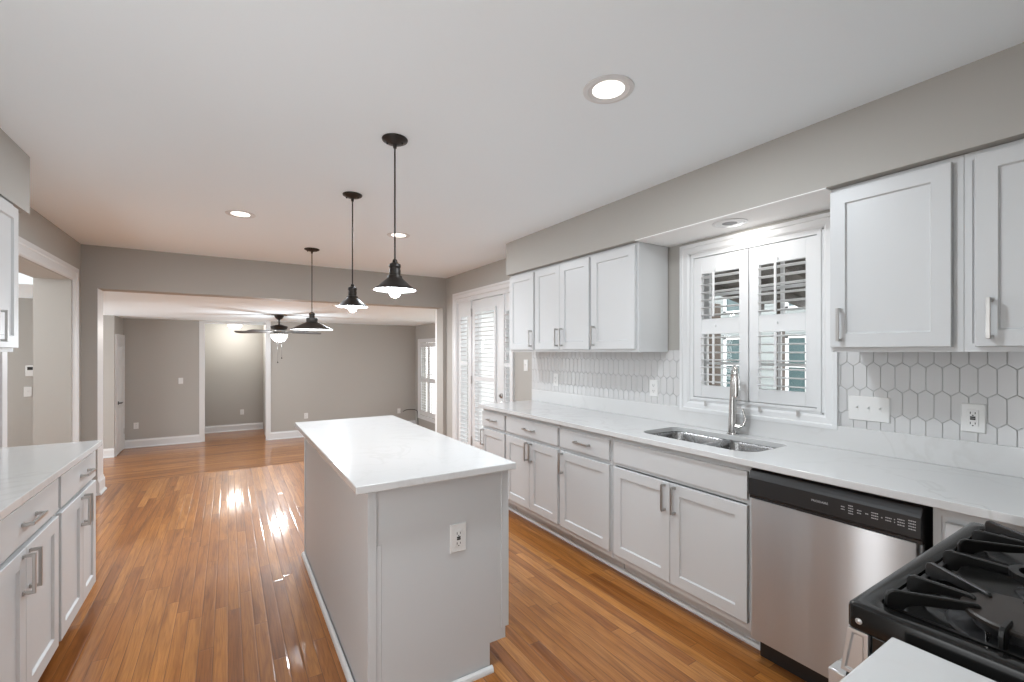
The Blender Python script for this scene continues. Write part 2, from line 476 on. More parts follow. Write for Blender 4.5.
# ------------------------------------------------------------------ shutters and windows
def louver_bank(mb, y0, y1, z0, z1, w, n, depth, tilt, t=.0095):
    """n elliptical louvers between z0 and z1, spanning u y0..y1, centred at w"""
    p = (z1 - z0) / n
    for k in range(n):
        zc = z0 + p * (k + .5)
        ring = []
        for a in range(12):
            ang = 2 * math.pi * a / 12
            dx, dz = depth / 2 * math.cos(ang), t / 2 * math.sin(ang)
            ring.append((dx * math.cos(tilt) - dz * math.sin(tilt), dx * math.sin(tilt) + dz * math.cos(tilt)))
        mb.rings([[(y0, zc + dz, w + dx) for dx, dz in ring], [(y1, zc + dz, w + dx) for dx, dz in ring]])

def shutter(parent, fr, y0, y1, z0, z1, stile, rails, banks, w0, w1, depth, tilt, rod_u, louver_name='louvers'):
    """framed shutter panel; rails = list of (za, zb); banks = list of (za, zb, n)"""
    mb = MB(**fr)
    mb.box((y0, z0, w0), (y0 + stile, z1, w1)); mb.box((y1 - stile, z0, w0), (y1, z1, w1))
    for za, zb in rails: mb.box((y0 + stile, za, w0 + .001), (y1 - stile, zb, w1 - .001))
    p = mb.build('shutter_panel', M['trim'], parent, bevel=.002)
    mb = MB(**fr)
    for za, zb, n in banks: louver_bank(mb, y0 + stile, y1 - stile, za, zb, (w0 + w1) / 2, n, depth, tilt)
    mb.build(louver_name, M['trim'], p, smooth=50)
    wr = (w0 + w1) / 2 + depth / 2
    for za, zb, n in banks:
        MB(**fr).box((rod_u - .006, za + .012, wr), (rod_u + .006, zb - .004, wr + .011)).build('tilt_rod', M['trim'], p, bevel=.002)
    return p

# kitchen window: u = y (so screen right is small y)
win = struct(empty('window_1', (XR, (WY0 + WY1) / 2, WZ0)))
c = casing('casing', **RW, y0=WY0, y1=WY1, z0=WZ0, z1=WZ1, cw=.066, bottom=True)
def adopt(o, parent):
    o.parent = parent; o.location = o.location - ORG[parent]; ORG[o] = ORG[parent]
adopt(c, win)
mb = MB(**RW)                                    # liner and inner hang strip
for a, b in (((WY0, WZ0, -.17), (WY0 + .012, WZ1, .006)), ((WY1 - .012, WZ0, -.17), (WY1, WZ1, .006)), ((WY0, WZ0, -.17), (WY1, WZ0 + .012, .006)), ((WY0, WZ1 - .012, -.17), (WY1, WZ1, .006))): mb.box(a, b)
for a, b in (((WY0 + .012, WZ0 + .012, -.045), (WY0 + .032, WZ1 - .012, .012)), ((WY1 - .032, WZ0 + .012, -.045), (WY1 - .012, WZ1 - .012, .012)), ((WY0 + .03, WZ0 + .012, -.045), (WY1 - .03, WZ0 + .030, .012)), ((WY0 + .03, WZ1 - .030, -.045), (WY1 - .03, WZ1 - .012, .012))): mb.box(a, b)
mb.build('window_frame', M['trim'], win, bevel=.002)
mb = MB(**RW)
for za, zb, ww in ((WZ0 + .012, 1.565, -.105), (1.53, WZ1 - .012, -.135)):
    mb.box((WY0 + .012, za, ww - .025), (WY1 - .012, za + .04, ww)); mb.box((WY0 + .012, zb - .04, ww - .025), (WY1 - .012, zb, ww))
    mb.box((WY0 + .012, za + .04, ww - .025), (WY0 + .05, zb - .04, ww)); mb.box((WY1 - .05, za + .04, ww - .025), (WY1 - .012, zb - .04, ww))
    for k in (1, 2):
        yy = WY0 + .05 + (WY1 - WY0 - .1) * k / 3
        mb.box((yy - .009, za + .04, ww - .02), (yy + .009, zb - .04, ww - .005))
    zz = (za + zb) / 2
    mb.box((WY0 + .05, zz - .009, ww - .0195), (WY1 - .05, zz + .009, ww - .0055))
mb.build('sash', M['trim'], win)
mb = MB(**RW)
for za, zb, ww in ((WZ0 + .03, 1.55, -.118), (1.55, WZ1 - .03, -.148)):
    mb.box((WY0 + .03, za, ww), (WY1 - .03, zb, ww + .003))
mb.build('pane', M['glass'], win)
mid = 1.517
for y0, y1, rod in ((mid + .003, WY1 - .033, mid + .215), (WY0 + .033, mid - .003, mid - .165)):
    p = shutter(win, RW, y0, y1, WZ0 + .034, WZ1 - .034, .056,
                [(WZ0 + .034, 1.185), (1.515, 1.612), (1.905, WZ1 - .034)], [(1.185, 1.515, 7), (1.612, 1.905, 6)],
                -.022, .006, .060, math.radians(2), rod)
    for za, zb in ((1.915, 1.932), (1.560, 1.570)):     # little rod catches on the top and middle rails
        MB(**RW).box((rod - .004, za, .006), (rod + .004, zb, .013)).build('catch', M['trim'], p)
for yy in (1.79, 1.44, 1.235):                    # clips along the bottom of the casing
    MB(**RW).box((yy - .008, WZ0 - .02, .024), (yy + .008, WZ0 + .012, .029)).build('sill_clip', M['silver'], win, bevel=.002)

# living room window, same kind of shutter
LWR = dict(o=(LX, 0, 0), U=(0, 1, 0), V=(0, 0, 1), W=(-1, 0, 0))
win = struct(empty('window_2', (LX, 9.7, -.08)))
c = casing('casing', **LWR, y0=9.19, y1=10.22, z0=-.08, z1=1.62, cw=.085, bottom=True); adopt(c, win)
for y0, y1, rod in ((9.71, 10.21, 9.96), (9.20, 9.70, 9.45)):
    shutter(win, LWR, y0, y1, -.07, 1.61, .05, [(-.07, .03), (.70, .80), (1.51, 1.61)], [(.03, .70, 11), (.80, 1.51, 12)], -.03, .0, .062, math.radians(12), rod)
MB(**LWR).box((9.19, -.08, -.10), (10.22, 1.62, -.096)).build('pane', M['glass'], win)

# garden door with two sidelights
door = struct(empty('door_1', (XR, 4.87, 0)))
c = casing('casing', **RW, y0=DY0, y1=DY1, z0=0, z1=DZ1, cw=.085); adopt(c, door)
mb = MB(**RW)
mb.box((DY0, 0, -.15), (DY0 + .008, DZ1, .004)); mb.box((DY1 - .02, 0, -.15), (DY1, DZ1, .004)); mb.box((DY0, DZ1 - .045, -.15), (DY1, DZ1, .002))
mb.box((4.325, 0, -.15), (4.350, DZ1 - .04, .0)); mb.box((5.128, 0, -.15), (5.158, DZ1 - .04, .0)); mb.box((DY0, 0, -.15), (DY1, .02, .0))
mb.build('door_frame', M['trim'], door, bevel=.002)
mb = MB(**RW)                                    # the leaf: stiles and rails round one tall light
LY0, LY1, LZ1 = 4.353, 5.125, 2.045
for a, b in (((LY0, .02, -.055), (LY0 + .165, LZ1, -.012)), ((LY1 - .105, .02, -.055), (LY1, LZ1, -.012)), ((LY0 + .165, .02, -.055), (LY1 - .105, .25, -.012)), ((LY0 + .165, 1.90, -.055), (LY1 - .105, LZ1, -.012))): mb.box(a, b)
leaf = mb.build('door_leaf', M['trim'], door, bevel=.003)
MB(**RW).box((LY0 + .16, .25, -.045), (LY1 - .1, 1.90, -.040)).build('pane', M['glass'], leaf)
shutter(leaf, RW, LY0 + .150, LY1 - .088, .24, 1.93, .03, [(.24, .29), (1.045, 1.10), (1.885, 1.93)], [(.29, 1.045, 15), (1.10, 1.885, 15)], -.011, .008, .046, math.radians(6), LY1 - .245)
hb = MB((XR + .012, 0, 0), (0, 1, 0), (0, 0, 1), (-1, 0, 0))
hb.lathe([(.0, .022), (.020, .022), (.028, .012), (.030, 0)], (4.39, .905, 0), 20); hb.box((4.386, .89, .022), (4.394, .92, .036))
hb.build('deadbolt', M['chrome'], leaf, smooth=40)
hb = MB((XR + .012, 0, 0), (0, 1, 0), (0, 0, 1), (-1, 0, 0))
hb.lathe([(.032, 0), (.032, .006), (.012, .012), (.011, .035), (.024, .045), (.029, .058), (.024, .070), (.0, .074)], (4.39, .805, 0), 20)
hb.build('door_knob', M['chrome'], leaf, smooth=40)
for zc in (1.90, 1.05, .28):
    MB(**RW).box((5.120, zc - .05, -.012), (5.132, zc + .05, .006)).build('hinge', M['nickel'], leaf, bevel=.002)
for y0, y1, ly0, ly1 in ((5.158, 5.535, 5.245, 5.445), (4.198, 4.325, 4.205, 4.300)):
    mb = MB(**RW)
    mb.box((y0, .02, -.06), (ly0 - .004, DZ1 - .045, -.015)); mb.box((ly1 + .004, .02, -.06), (y1, DZ1 - .045, -.015)); mb.box((ly0 - .004, .02, -.06), (ly1 + .004, .22, -.015)); mb.box((ly0 - .004, 1.86, -.06), (ly1 + .004, DZ1 - .045, -.015))
    sl = mb.build('sidelight', M['trim'], door, bevel=.002)
    MB(**RW).box((ly0 - .006, .2, -.05), (ly1 + .006, 1.87, -.046)).build('pane', M['glass'], sl)
    mb = MB(**RW)
    louver_bank(mb, ly0, ly1, .24, 1.23, -.005, 20, .046, math.radians(6)); louver_bank(mb, ly0, ly1, 1.28, 1.84, -.005, 11, .046, math.radians(6))
    mb.box((ly0 - .01, 1.235, -.012), (ly1 + .01, 1.275, .004))
    mb.build('louvers', M['trim'], sl, smooth=50)

# panel door in the living room corner, facing right
door = struct(empty('door_2', (-1.66, 10.65, ZL)))
D2 = dict(o=(-1.66, 0, 0), U=(0, 1, 0), V=(0, 0, 1), W=(1, 0, 0))
mb = MB(**D2)
mb.box((10.40, ZL, -.02), (11.04, CL, 0.0))
struct(mb.build('wall_left_far', M['wall']))
c = casing('casing', **D2, y0=10.36, y1=10.95, z0=ZL, z1=1.64, cw=.075); adopt(c, door)
mb = MB(**D2)
mb.box((10.36, ZL + .01, .001), (10.95, 1.64, .022))
for y0, y1 in ((10.42, 10.62), (10.69, 10.89)):
    for za, zb in ((ZL + .18, ZL + .82), (ZL + .95, ZL + 1.55), (ZL + 1.66, ZL + 1.92)):
        mb.rings([[(y0, za, .022), (y1, za, .022), (y1, zb, .022), (y0, zb, .022)], [(y0 + .03, za + .03, .032), (y1 - .03, za + .03, .032), (y1 - .03, zb - .03, .032), (y0 + .03, zb - .03, .032)]], False, True)
leaf = mb.build('door_leaf', M['trim'], door)
mb = MB(**D2)
mb.lathe([(.03, .022), (.03, .03), (.012, .034), (.012, .06)], (10.43, .50, 0), 16, cap1=True); mb.box((10.42, .49, .056), (10.54, .51, .072))
mb.build('lever_handle', M['black'], leaf, smooth=40)
MB(**D2).box((10.94, -.12, .02), (10.96, -.02, .03)).build('hinge', M['nickel'], leaf)

# ------------------------------------------------------------------ cabinets
def slab_front(mb, u0, u1, v0, v1, t=.019):
    mb.box((u0, v0, 0.001), (u1, v1, t))
def shaker_front(mb, u0, u1, v0, v1, t=.020, fw=.058, rec=.009, b=.0018, ch=.005):
    def ring(i, w): return [(u0 + i, v0 + i, w), (u1 - i, v0 + i, w), (u1 - i, v1 - i, w), (u0 + i, v1 - i, w)]
    mb.rings([ring(0, .001), ring(0, t - b), ring(b, t), ring(fw, t), ring(fw + ch, t - rec)])
def pull(fr, u, v, parent, vertical=True, L=.145, w=.020, label=None):
    mb = MB(**fr)
    h = L / 2; a = .0055
    def bx(p, q):
        if vertical: mb.box((u + p[0], v + p[1], p[2]), (u + q[0], v + q[1], q[2]))
        else: mb.box((u + p[1], v + p[0], p[2]), (u + q[1], v + q[0], q[2]))
    bx((-a, -h, w + .024), (a, h, w + .034))
    for s in (-1, 1):
        e0, e1 = (h - .011, h) if s > 0 else (-h, -h + .011)
        bx((-a, e0, w + .004), (a, e1, w + .0245))
        bx((-a - .002, e0 - (.003 if s > 0 else 0), w), (a + .002, e1 + (0 if s > 0 else .003), w + .005))
    return mb.build('handle', M['nickel'], parent, bevel=.0012)

def base_cabinet(fr, width, label, drawers=(), doors=(), depth=.572, hollow=False, cat='cabinet', group='base cabinets'):
    """fr: origin at floor on the face-frame plane, U along the run, V up, W into the room"""
    o = Vector(fr['o']) + Vector(fr['U']) * (width / 2)
    t = thing('base_cabinet', o, label, cat, group)
    mb = MB(**fr)
    if hollow:
        for a, b in (((.001, .118, -depth), (.019, .880, -.004)), ((width - .019, .118, -depth), (width - .001, .880, -.004)), ((.001, .118, -depth), (width - .001, .136, -.004)), ((.001, .118, -depth), (width - .001, .60, -depth + .012))): mb.box(a, b)
    else: mb.box((.001, .118, -depth), (width - .001, .880, -.004))
    for a, b in (((0, .118, -.02), (.022, .880, 0)), ((width - .022, .118, -.02), (width, .880, 0)), ((.02, .118, -.019), (width - .02, .150, 0)), ((.02, .850, -.019), (width - .02, .880, 0)), ((.02, .700, -.019), (width - .02, .735, 0))): mb.box(a, b)
    mb.build('body', M['cab'], t, bevel=.0012)
    MB(**fr).box((.001, 0, -.115), (width - .001, .118, -.10)).build('toe_kick', M['cab'], t)
    for u0, u1, v0, v1, hs in drawers:
        mb = MB(**fr); slab_front(mb, u0, u1, v0, v1)
        d = mb.build('drawer' if hs is not None else 'false_front', M['cab'], t, bevel=.002)
        if hs is not None: pull(fr, hs, (v0 + v1) / 2, d, vertical=False, w=.019)
    for u0, u1, v0, v1, hu, hv in doors:
        mb = MB(**fr); shaker_front(mb, u0, u1, v0, v1)
        d = mb.build('door', M['cab'], t)
        pull(fr, hu, hv, d)
    return t

def RB(y): return dict(o=(2.03, y, 0), U=(0, -1, 0), V=(0, 0, 1), W=(-1, 0, 0))
dz = (.157, .695); wz = (.722, .852)
HV = .612
w_ = .423
base_cabinet(RB(3.738), w_, 'narrow white base cabinet at the garden door end of the long counter', [(.012, w_ - .010, *wz, w_ / 2)], [(.012, w_ - .010, *dz, .040, HV)])
w_ = .732
base_cabinet(RB(3.308), w_, 'white base cabinet with one wide drawer above two doors under the long counter', [(.012, w_ - .010, *wz, w_ / 2)],
             [(.012, w_ / 2 - .0015, *dz, w_ / 2 - .030, HV), (w_ / 2 + .0015, w_ - .010, *dz, w_ / 2 + .030, HV)])
w_ = .518
base_cabinet(RB(2.570), w_, 'white base cabinet with one drawer above a single door beside the sink cabinet', [(.012, w_ - .012, *wz, w_ / 2)], [(.012, w_ - .012, *dz, .042, HV)])
w_ = .878
base_cabinet(RB(2.045), w_, 'white sink base cabinet with long plain front panel above two doors', [(.016, w_ - .012, *wz, None)],
             [(.016, w_ / 2 - .0015, *dz, w_ / 2 - .032, HV), (w_ / 2 + .0015, w_ - .012, *dz, w_ / 2 + .032, HV)], hollow=True)
w_ = .90
base_cabinet(RB(.540), w_, 'white corner base cabinet between dishwasher and black gas range', [], [(.035, .40, .157, .835, .37, .75)])
# shoe along the toe kicks
mb = MB()
mb.rings([[(2.130 - a, 1.170, b) for a, b in ((0, 0), (.018, 0), (.018, .008), (.010, .018), (0, .022))], [(2.130 - a, 3.735, b) for a, b in ((0, 0), (.018, 0), (.018, .008), (.010, .018), (0, .022))]])
struct(mb.build('trim_6', M['trim']))

# left run, facing right
def LB(y): return dict(o=(-.642, y, 0), U=(0, 1, 0), V=(0, 0, 1), W=(1, 0, 0))
w_ = .640
base_cabinet(LB(2.733), w_, 'white base cabinet with drawer and double doors at the far end of the left counter', [(.014, w_ - .012, .712, .852, .39)],
             [(.014, .362, .125, .690, .335, .600), (.365, w_ - .012, .125, .690, .392, .600)], depth=.55)
w_ = .757
base_cabinet(LB(1.966), w_, 'nearer of the two white double-door base cabinets under the left counter', [(.012, w_ - .014, .712, .852, .40)],
             [(.012, .367, .125, .690, .338, .600), (.370, w_ - .014, .125, .690, .402, .600)], depth=.55)

# counters
def slab(name, outline, z0, z1, hole=None):
    mb = MB()
    if not hole:
        return mb.rings([[(x, y, z) for x, y in outline] for z in (z0, z1)])
    xs = [p[0] for p in outline]; ys = [p[1] for p in outline]
    x0, x1, y0, y1 = min(xs), max(xs), min(ys), max(ys)
    cx = sum(p[0] for p in hole) / len(hole); cy = sum(p[1] for p in hole) / len(hole)
    pairs = []
    for hx, hy in hole:
        dx, dy = hx - cx, hy - cy
        t = min(((x1 if dx > 0 else x0) - cx) / dx if abs(dx) > 1e-9 else 1e9, ((y1 if dy > 0 else y0) - cy) / dy if abs(dy) > 1e-9 else 1e9)
        pairs.append((math.atan2(dy, dx), (cx + dx * t, cy + dy * t), (hx, hy)))
    for c in outline:                                  # bring in the four true corners
        a = math.atan2(c[1] - cy, c[0] - cx)
        pairs.append((a, c, min(pairs, key=lambda q: abs(q[0] - a))[2]))
    pairs.sort(key=lambda q: q[0])
    outer = [q[1] for q in pairs]; hole = [q[2] for q in pairs]
    def L(pts, z): return [(x, y, z) for x, y in pts]
    mb.rings([L(outer, z0), L(outer, z1), L(hole, z1), L(hole, z0), L(outer, z0)], False, False)
    bmesh.ops.remove_doubles(mb.bm, verts=mb.bm.verts, dist=1e-5)
    return mb
def rounded(x0, y0, x1, y1, rs, n=8):
    """rectangle outline with corner radii rs for (x0y0, x1y0, x1y1, x0y1)"""
    pts = []
    for (cx, cy, sx, sy, a0), r in zip(((x0, y0, 1, 1, 180), (x1, y0, -1, 1, 270), (x1, y1, -1, -1, 0), (x0, y1, 1, -1, 90)), rs):
        for k in range(n + 1):
            a = math.radians(a0 + 90 * k / n)
            pts.append((cx + sx * r + r * math.cos(a), cy + sy * r + r * math.sin(a)))
    return pts
CT0, CT1 = .884, .914
SX0, SX1, SY0, SY1 = 2.118, 2.490, 1.225, 1.935
counter = thing('countertop', (2.30, 1.7, CT0), 'long white quartz countertop with the sink under the shuttered window', 'countertop', None)
hole = rounded(SX0, SY0, SX1, SY1, (.10, .06, .06, .10))
slab('slab', [(1.983, -.33), (XR - .001, -.33), (XR - .001, 3.750), (1.983, 3.750)], CT0, CT1, hole).build('slab', M['quartz'], counter, bevel=.003)
mb = MB(); mb.box((XR - .021, -.33, CT1 + .0002), (XR - .001, 3.750, 1.030))
mb.build('upstand', M['quartz'], counter, bevel=.002)

# sink: two bowls below the slab
sink = thing('kitchen_sink', (2.30, 1.58, .70), 'stainless double bowl sink set under the white countertop', 'sink')
def bowl(y0, y1, r0, r1):
    mb = MB(); rs = []
    for ins, z in ((-.012, CT0 - .0005), (.004, CT0 - .0005), (.008, CT0 - .012), (.014, .76), (.030, .715), (.060, .705)):
        rs.append([(x, y, z) for x, y in rounded(SX0 + ins, y0 + ins, SX1 - ins, y1 - ins, [max(.02, r - ins * .5) for r in (r0, .06, .06, r1)])])
    mb.rings(rs, False, True)
    b = mb.build('bowl', M['sink'], sink, smooth=50)
    cx, cy = (SX0 + SX1) / 2 + .04, (y0 + y1) / 2
    mb = MB(); mb.lathe([(.055, .7055), (.052, .709), (.040, .7075), (.038, .7065), (.0, .7065)], (cx, cy, 0), 24)
    mb.build('drain', M['chrome'], b, smooth=40)
YD = 1.560
bowl(YD + .008, SY1, .04, .10)
bowl(SY0, YD - .008, .10, .04)
mb = MB()                                              # ridge between the bowls, a little below the slab
mb.rings([[(SX0 - .01, YD + a, CT0 + b) for a, b in ((-.022, -.03), (-.018, -.006), (-.010, .004), (.010, .004), (.018, -.006), (.022, -.03))],
          [(SX1 + .01, YD + a, CT0 + b) for a, b in ((-.022, -.03), (-.018, -.006), (-.010, .004), (.010, .004), (.018, -.006), (.022, -.03))]])
mb.build('divider', M['sink'], sink, smooth=50)

# faucet: leaning spout with pull-down head and side lever
fx, fy = 2.532, 1.572
fct = thing('kitchen_faucet', (fx, fy, CT1), 'tall brushed nickel pull-down faucet behind the double sink', 'faucet')
mb = MB(); mb.lathe([(.034, CT1 + .0003), (.034, CT1 + .006), (.029, CT1 + .011), (.027, CT1 + .012)], (fx, fy, 0), 28, cap0=True, cap1=True)
mb.build('base', M['chrome'], fct, smooth=40)
mb = MB()
path, rad = [], []
D = Vector((-.765, -.644, 0))                               # the spout reaches over the near bowl
for k in range(30):
    t = k / 29
    if t < .60:
        q = t / .60
        off, z, r = .022 * q ** 2, CT1 + .010 + .318 * q, .0265 - .0110 * q
    else:
        a = (t - .60) / .40 * math.radians(172); R = .047
        off, z, r = .022 + R - R * math.cos(a), CT1 + .328 + R * 1.45 * math.sin(a), .0155 - .0015 * (t - .60) / .40
    path.append((fx + D.x * off, fy + D.y * off, z)); rad.append(r)
mb.tube(path, rad, 20)
mb.build('spout', M['chrome'], fct, smooth=50)
e = Vector(path[-1])
mb = MB(); mb.tube([(e.x, e.y, e.z + .012), (e.x + D.x * .002, e.y + D.y * .002, e.z - .02), (e.x + D.x * .006, e.y + D.y * .006, e.z - .095), (e.x + D.x * .007, e.y + D.y * .007, e.z - .112)], [.0145, .017, .0215, .018], 18)
mb.build('spray_head', M['chrome'], fct, smooth=50)
mb = MB(); mb.tube([(fx + .003, fy - .010, CT1 + .048), (fx + .012, fy - .040, CT1 + .044)], [.021, .020], 18)
mb.tube([(fx + .010, fy - .032, CT1 + .044), (fx + .018, fy - .060, CT1 + .056), (fx + .021, fy - .068, CT1 + .095), (fx + .016, fy - .050, CT1 + .155)], [.012, .012, .009, .0055], 12)
mb.build('lever', M['chrome'], fct, smooth=50)

# dishwasher
DW0, DW1 = .556, 1.160
dwf = dict(o=(2.03, DW1, 0), U=(0, -1, 0), V=(0, 0, 1), W=(-1, 0, 0))
wd = DW1 - DW0
dw = thing('dishwasher', (2.05, (DW0 + DW1) / 2, 0), 'stainless steel dishwasher with black control strip under the counter', 'dishwasher')
MB(**dwf).box((.004, .10, -.56), (wd - .004, .872, -.004)).build('tub', M['black'], dw)
mb = MB(**dwf)                                          # steel door, rounded over at both sides
prof = [(.004, 0), (.004, .026), (.008, .034), (.018, .040), (wd - .018, .040), (wd - .008, .034), (wd - .004, .026), (wd - .004, 0)]
mb.rings([[(u, .122, w) for u, w in prof], [(u, .745, w) for u, w in prof]])
mb.build('door', M['steel'], dw, smooth=35)
mb = MB(**dwf)
pr = [(.742, 0), (.742, .030), (.746, .036), (.757, .036), (.764, .046), (.836, .046), (.846, .040), (.866, .030), (.872, .018), (.872, 0)]
mb.rings([[(.002, v, w) for v, w in pr], [(wd - .002, v, w) for v, w in pr]])
panel = mb.build('control_panel', M['black'], dw, bevel=.002)
MB(**dwf).box((.20, .742, .030), (.40, .752, .0375)).build('handle_recess', M['slot'], panel)
def text(body, loc, size, rot, m, parent, name='lettering', ext=.0003):
    cu = bpy.data.curves.new(name, 'FONT'); cu.body = body; cu.size = size; cu.extrude = ext
    cu.align_x = 'LEFT'; cu.align_y = 'CENTER'
    o = bpy.data.objects.new(name, cu); C.objects.link(o); cu.materials.append(m)
    bpy.context.view_layer.update()
    me = bpy.data.meshes.new_from_object(o.evaluated_get(bpy.context.evaluated_depsgraph_get()))
    bpy.data.objects.remove(o)
    o = bpy.data.objects.new(name, me); C.objects.link(o)
    o.parent = parent; o.location = Vector(loc) - ORG[parent]; o.rotation_euler = rot
    return o
text('FRIGIDAIRE', (2.03 - .0463, DW1 - .262, .806), .0118, (math.pi / 2, 0, -math.pi / 2), M['legend'], panel)
mb = MB(**dwf)
random.seed(3)
for cu_, rows, ww in ((.372, 2, .012), (.398, 4, .016), (.425, 2, .014), (.449, 1, .010), (.473, 3, .022), (.494, 1, .005), (.513, 2, .018), (.530, 2, .003), (.548, 3, .020), (.578, 4, .020)):
    for r in range(rows):
        v = .806 + (r - (rows - 1) / 2) * .0095
        u = cu_ - ww / 2
        while u < cu_ + ww / 2 - .001:
            l = random.uniform(.002, .005); l = min(l, cu_ + ww / 2 - u)
            mb.box((u, v - .0018, .0455), (u + l, v + .0018, .0463)); u += l + .0012
mb.build('button_legends', M['legend'], panel)
mb = MB(**dwf); mb.box((.006, .004, -.062), (wd - .006, .118, -.045))
mb.build('kick_plate', M['black'], dw)

# upper cabinets
def wall_cabinet(fr, width, label, doors, depth=.29, zb=1.400, zt=2.132, end=False):
    t = thing('wall_cabinet', Vector(fr['o']) + Vector(fr['U']) * (width / 2) + Vector((0, 0, zb)), label, 'cabinet', 'wall cabinets')
    mb = MB(**fr)
    mb.box((.001, zb + .012, -depth), (width - .001, zt, -.005))
    for a, b in (((0, zb, -.02), (.022, zt, 0)), ((width - .022, zb, -.02), (width, zt, 0)), ((.02, zb, -.019), (width - .02, zb + .032, 0)), ((.02, zt - .03, -.019), (width - .02, zt, 0)), ((0, zb, -depth), (.012, zb + .02, -.02)), ((width - .012, zb, -depth), (width, zb + .02, -.02))): mb.box(a, b)
    mb.build('body', M['cab'], t, bevel=.0012)
    for u0, u1, v0, v1, hu in doors:
        mb = MB(**fr); shaker_front(mb, u0, u1, v0, v1)
        d = mb.build('door', M['cab'], t)
        pull(fr, hu, v0 + .100, d)
    return t
def RU(y): return dict(o=(2.308, y, 0), U=(0, -1, 0), V=(0, 0, 1), W=(-1, 0, 0))
uz = (1.420, 2.112)
w_ = .423
wall_cabinet(RU(3.700), w_, 'narrow white wall cabinet next to the garden door', [(.012, w_ - .012, *uz, w_ - .042)])
w_ = .725
wall_cabinet(RU(3.275), w_, 'white two-door wall cabinet, middle one of the run left of the window', [(.012, w_ / 2 - .0015, *uz, w_ / 2 - .030), (w_ / 2 + .0015, w_ - .012, *uz, w_ / 2 + .030)])
w_ = .458
wall_cabinet(RU(2.548), w_, 'white one-door wall cabinet whose bare side faces the shuttered window', [(.012, w_ - .020, *uz, .042)])
w_ = .435
wall_cabinet(RU(.962), w_, 'white one-door wall cabinet just right of the shuttered window', [(.003, w_ - .030, *uz, .044)])
w_ = .62
wall_cabinet(RU(.526), w_, 'white wall cabinet second from the window, above the outlet near the range', [(.032, .32, *uz, .072), (.323, w_ - .012, *uz, .355)])
LU = dict(o=(-.905, 2.605, 0), U=(0, 1, 0), V=(0, 0, 1), W=(1, 0, 0))
w_ = .620
wall_cabinet(LU, w_, 'white wall cabinet at the upper left, above the left counter', [(.010, .330, *uz, .285), (.333, w_ - .004, *uz, .372)])

# left counter
t = thing('countertop', (-.9, 2.6, CT0), 'white quartz countertop along the left wall', 'countertop')
slab('slab', [(-1.199, 1.30), (-.588, 1.30), (-.588, 3.325), (-1.199, 3.325)], CT0, CT1).build('slab', M['quartz'], t, bevel=.003)

# tile backsplash: elongated hexagons standing on end, over grout
def clip(poly, k, lim, keep_less):
    out = []
    for i in range(len(poly)):
        a, b = poly[i], poly[(i + 1) % len(poly)]
        ia, ib = ((a[k] <= lim), (b[k] <= lim)) if keep_less else ((a[k] >= lim), (b[k] >= lim))
        if ia: out.append(a)
        if ia != ib:
            t = (lim - a[k]) / (b[k] - a[k])
            out.append((a[0] + (b[0] - a[0]) * t, a[1] + (b[1] - a[1]) * t))
    return out
def tile_field(name, y0, y1, z0, z1):
    root = struct(empty(name, (XR, (y0 + y1) / 2, z0)))
    MB(**RW).box((y0, z0, 0), (y1, z1, .0030)).build('grout', M['grout'], root)
    mb = MB(**RW)
    P, RP, HP, G = .0545, .1185, .019, .0022
    for r in range(-1, 5):
        zc = 1.282 + (r - 2) * RP
        off = 0.5 * (r % 2)
        for k in range(-22, 60):
            yc = .770 + P * (k + off) - P / 2 + .0
            hw, hs = P / 2 - G / 2, (RP - HP) / 2 - G / 2
            def hexa(i):
                a, b, c_ = hw - i, hs + HP - i * 1.1, hs - i * .45
                return [(yc - a, zc - c_), (yc, zc - b), (yc + a, zc - c_), (yc + a, zc + c_), (yc, zc + b), (yc - a, zc + c_)]
            def cl(p, i):
                for kk, lim, less in ((0, y0 + i, False), (0, y1 - i, True), (1, z0 + i, False), (1, z1 - i, True)):
                    if p: p = clip(p, kk, lim, less)
                return p
            p0 = cl(hexa(0), 0)
            if len(p0) < 3: continue
            p1 = cl(hexa(.0016), .0)
            if len(p1) == len(p0):
                mb.rings([[(a, b, .002) for a, b in p0], [(a, b, .0062) for a, b in p0], [(a, b, .0075) for a, b in p1]], False, True)
            elif len(p0) >= 3:
                mb.rings([[(a, b, .002) for a, b in p0], [(a, b, .0070) for a, b in p0]], False, True)
    mb.build('tiles', M['tile'], root)
tile_field('tile_backsplash', -.30, 1.068, 1.030, 1.412)
tile_field('tile_backsplash', 1.982, 3.765, 1.030, 1.412)

# ------------------------------------------------------------------ island
isl = thing('kitchen_island', (.75, 2.55, 0), 'pale grey kitchen island with white quartz top in the middle of the floor', 'island')
slab('worktop', rounded(.390, 1.675, 1.074, 3.437, (.004,) * 4, 3), CT0, CT1).build('worktop', M['quartz'], isl, bevel=.004)
IX0, IX1, IY0, IY1 = .452, 1.052, 1.738, 3.405
mb = MB()
mb.prism([(IX0, 0), (IX1 - .075, 0), (IX1 - .075, .118), (IX1, .118), (IX1, CT0 - .0005), (IX0, CT0 - .0005)], 0, 1)
bm = mb.bm
for v in bm.verts:                                        # prism made in (x, z): stand it up along y
    x, z, k = v.co
    v.co = Vector((x, IY0 + (IY1 - IY0) * k, z))
mb.build('body', M['island'], isl, bevel=.001)
mb = MB()
mb.box((IX0 - .006, IY0 - .006, .0), (IX0 + .028, IY0 + .03, CT0 - .001)); mb.box((IX0 + .028, IY0 - .0022, .02), (IX0 + .048, IY0, .66))
mb.build('corner_post', M['island'], isl, bevel=.0015)
MB().box((IX0 - .006, IY1 - .03, 0), (IX0 + .028, IY1 + .006, CT0 - .001)).build('corner_post', M['island'], isl, bevel=.0015)
mb = MB()
